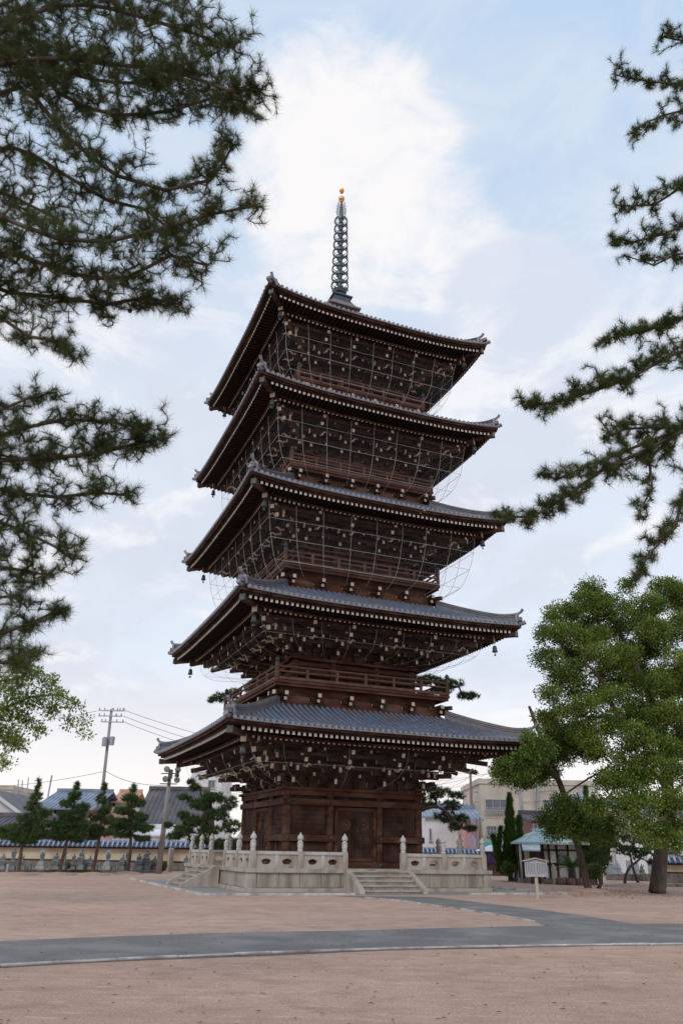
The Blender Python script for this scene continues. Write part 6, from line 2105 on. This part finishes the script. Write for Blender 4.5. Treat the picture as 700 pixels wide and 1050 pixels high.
# haloed stele
def stele(label, u, vb, vt, m_='statue_light', group='haloed steles in the statue row', zbase=0.16):
    Y = gnd(u, vb).y + 0.5
    b_ = Vector((at(u, vb, Y).x, Y, zbase)); H = at(u, vt, Y).z - zbase
    root = empty('stone_stele', b_, random.uniform(-.1, .1), label, 'stele', group)
    mb = MB(); mb.box((0, 0, H * 0.09), (H * 0.47, H * 0.4, H * 0.18)); mb.box((0, 0, H * 0.25), (H * 0.34, H * 0.3, H * 0.14)); mb.box((0, 0, H * 0.36), (H * 0.26, H * 0.24, H * 0.10))
    mb.build('stepped_base', M[m_], root, bevel=0.02)
    mb = MB()
    pts = [(H * (0.135 + 0.02 * math.sin(t * PI / 12)) * math.cos(t * PI / 12) * 1.0, H * 0.72 + H * 0.27 * math.sin(t * PI / 12)) for t in range(-4, 17)]
    mb.prism([(p[0], p[1]) for p in pts] + [(-H * 0.10, H * 0.41), (H * 0.10, H * 0.41)], (0, -0.05 * H, 0), (1, 0, 0), (0, 0, 1), (0, 1, 0), 0.12 * H)
    mb.build('halo_slab', M[m_], root, bevel=0.02)
    o = bpy.data.objects.new('relief_figure', FM[3]); COL.objects.link(o); o.parent = root
    s = H * 0.50 / 1.42; o.location = (0, -0.06 * H, H * 0.41); o.scale = (s * 0.9, s * 0.7, s)
stele('pale stele with rounded halo between first and second young pines', 41, 895, 871)
stele('pale stele with rounded halo left of the rightmost young pine', 109, 895, 871.5)
# pale markers between the statues
for lb, u, vt, w_ in (('small upright stone marker left of the first pale stele', 25, 887, 2.4), ('stone marker touching the first pale stele on its left', 31, 885, 2.6), ('dark stone marker right of the third pine trunk', 99, 886, 3.0), ('stone marker between the second stele and hooded figure', 117, 886, 3.4)):
    Y = gnd(u, 895).y + 0.3
    mb = MB(); h = at(u, vt, Y).z - 0.16; mb.box((0, 0, h / 2), (w_ * Y / 880, 0.25, h), taper=0.92)
    tag(mb.build('stone_marker', M['statue'], loc=(at(u, 890, Y).x, Y, 0.16), bevel=0.03), lb, 'stone marker', 'stone markers in the statue row')
# right side: pale carved stones
SR = [('slender pale stone spire statue right of the thick trunk', 682.5, 905, 874, 4, 0.5), ('grey standing figure on the right ledge, second from the frame edge', 687.5, 905, 877, 3, 0.3), ('grey standing figure at the right frame edge', 699, 905, 877.5, 4, 0.35),
      ('pale figure at the left end of the right ledge', 627, 904, 878, 2, 0.5), ('pale seated figure second from the left on the right ledge', 634, 904, 882, 0, 0.4), ('grey seated figure under the crooked pine on the right ledge', 659, 904, 886, 1, 0.4)]
for i, (lb, u, vb, vt, kd, pd) in enumerate(SR):
    statue(lb, u, vb, vt, kd, pd, None if i in (1, 2, 5) else M['statue_light'], 0, 'stone figures on the right ledge', 0.42, 'statue_light' if i not in (1, 2, 5) else 'statue')
for lb, u, vt, w_ in (('broad pale upright slab in the middle of the right ledge', 645, 882, 6), ('narrower pale slab right of the broad one on the right ledge', 652, 884, 4.5), ('pale slab just left of the thick camphor trunk', 666, 885, 4)):
    Y = gnd(u, 904).y + 0.9
    mb = MB(); h = at(u, vt, Y).z - 0.42; mb.box((0, 0, h / 2), (w_ * Y / 880, 0.3, h), taper=0.9); 
    tag(mb.build('stone_slab', M['statue_light'], loc=(at(u, 890, Y).x, Y, 0.42), bevel=0.04), lb, 'stone slab', 'pale slabs on the right ledge')
# ------------------------------------------------------------------ sky and light
w = bpy.data.worlds.new('World'); scene.world = w; w.use_nodes = True
nt = w.node_tree; N = nt.nodes; L = nt.links
bg = N['Background']; bg.inputs['Strength'].default_value = 0.1
SUN_EL, SUN_AZ = math.radians(38), math.radians(205)   # azimuth from +Y, clockwise
sky = N.new('ShaderNodeTexSky'); sky.sky_type = 'NISHITA'; sky.sun_disc = False
sky.sun_elevation = SUN_EL; sky.sun_rotation = SUN_AZ
sky.altitude = 50; sky.air_density = 1.0; sky.dust_density = 1.5; sky.ozone_density = 1.2
tc = N.new('ShaderNodeTexCoord')
def noise(scale, detail, stretch, rough=0.55, dist=0.0, loc=(0, 0, 0)):
    mp = N.new('ShaderNodeMapping'); mp.inputs['Scale'].default_value = stretch; mp.inputs['Location'].default_value = loc
    L.new(tc.outputs['Generated'], mp.inputs['Vector'])
    n = N.new('ShaderNodeTexNoise'); n.inputs['Scale'].default_value = scale; n.inputs['Detail'].default_value = detail
    n.inputs['Roughness'].default_value = rough; n.inputs['Distortion'].default_value = dist
    L.new(mp.outputs[0], n.inputs['Vector'])
    return n.outputs['Fac']
def ramp(x, a, b):
    r = N.new('ShaderNodeMapRange'); r.interpolation_type = 'SMOOTHSTEP'
    r.inputs['From Min'].default_value = a; r.inputs['From Max'].default_value = b
    L.new(x, r.inputs['Value']); return r.outputs['Result']
def math_(op, a, b):
    m = N.new('ShaderNodeMath'); m.operation = op
    for i, x in enumerate((a, b)):
        if isinstance(x, (int, float)): m.inputs[i].default_value = x
        else: L.new(x, m.inputs[i])
    return m.outputs[0]
def mix(f, a, b):
    m = N.new('ShaderNodeMix'); m.data_type = 'RGBA'
    L.new(f, m.inputs['Factor'])
    for key, x in (('A', a), ('B', b)):
        if isinstance(x, tuple): m.inputs[key].default_value = (*x, 1)
        else: L.new(x, m.inputs[key])
    return m.outputs['Result']
def blob(u, v, r0, r1):
    """1 inside a cone of sky round the direction of a cloud, 0 outside"""
    d = ray(u, v).normalized()
    vm = N.new('ShaderNodeVectorMath'); vm.operation = 'DOT_PRODUCT'
    L.new(tc.outputs['Generated'], vm.inputs[0]); vm.inputs[1].default_value = d
    return ramp(vm.outputs['Value'], math.cos(math.radians(r1)), math.cos(math.radians(r0)))
sep = N.new('ShaderNodeSeparateXYZ'); L.new(tc.outputs['Generated'], sep.inputs[0])
z = sep.outputs['Z']
n1 = noise(3.2, 7, (1, 1, 1.8), 0.55, 0.4)
n2 = noise(6.5, 8, (1, 1, 2.2), 0.6, 0.6, (3, 1, 2))
# thin veil everywhere, whitening the blue
hsv = N.new('ShaderNodeHueSaturation'); hsv.inputs['Saturation'].default_value = 0.8; hsv.inputs['Value'].default_value = 1.25
L.new(sky.outputs[0], hsv.inputs['Color'])
base = mix(ramp(n2, 0.30, 0.75), (5.4, 7.1, 9.3), (7.2, 8.1, 9.4))
base = mix(ramp(z, 0.80, 0.45), base, (7.8, 8.4, 9.3))
veil = math_('MAXIMUM', ramp(z, 0.05, 0.12), 0.8)
base = mix(math_('MULTIPLY', veil, 0.82), hsv.outputs[0], base)
# grey-lilac cloud layer lower down
low = ramp(z, 0.74, 0.42)
n4 = noise(2.1, 8, (1, 1, 2.6), 0.62, 0.5, (4, 2, 7))
m_low = math_('MULTIPLY', low, ramp(n4, 0.43, 0.60))
base = mix(math_('MULTIPLY', m_low, 0.85), base, (6.35, 6.75, 7.8))
# bright white billows
b1 = math_('MAXIMUM', blob(345, 135, 0, 9), blob(365, 205, 0, 11)); b2 = math_('MAXIMUM', blob(435, 245, 0, 8), blob(492, 272, 0, 5)); b3 = blob(325, 85, 0, 4)
bb = math_('MAXIMUM', math_('MAXIMUM', b1, math_('MULTIPLY', b2, 0.85)), math_('MULTIPLY', b3, 0.6))
n3 = noise(14, 8, (1, 1, 1.5), 0.6, 0.8, (1, 5, 2))
m_w = ramp(math_('ADD', math_('ADD', math_('MULTIPLY', bb, 0.60), math_('MULTIPLY', n2, 0.85)), math_('MULTIPLY', n3, 0.35)), 0.82, 1.22)
base = mix(m_w, base, (8.8, 8.65, 8.75))
b4 = blob(535, 325, 2, 8)
m_g = math_('MULTIPLY', ramp(math_('ADD', math_('MULTIPLY', b4, 0.6), math_('MULTIPLY', n1, 0.8)), 0.62, 0.85), 0.85)
base = mix(m_g, base, (6.5, 7.0, 8.1))
m_p = math_('MULTIPLY', ramp(n2, 0.49, 0.67), ramp(z, 0.75, 0.5))
base = mix(math_('MULTIPLY', m_p, 0.7), base, (9.1, 9.0, 9.2))
# warm white towards the horizon
base = mix(ramp(z, 0.24, 0.02), base, (9.6, 9.1, 8.9))
L.new(base, bg.inputs['Color'])

sd = bpy.data.lights.new('sun', 'SUN'); sd.energy = 0.9; sd.angle = math.radians(18); sd.color = (1.0, 0.95, 0.88)
so = bpy.data.objects.new('sun', sd); COL.objects.link(so)
dirv = Vector((math.sin(SUN_AZ) * math.cos(SUN_EL), math.cos(SUN_AZ) * math.cos(SUN_EL), math.sin(SUN_EL)))
so.rotation_euler = dirv.to_track_quat('Z', 'Y').to_euler()
so.location = (0, -20, 40)

vs_ = scene.view_settings
vs_.view_transform = 'Standard'; vs_.look = 'None'; vs_.exposure = 0.13; vs_.gamma = 1.0; vs_.use_curve_mapping = False
scene.render.engine = 'CYCLES'
scene.cycles.transparent_max_bounces = 16
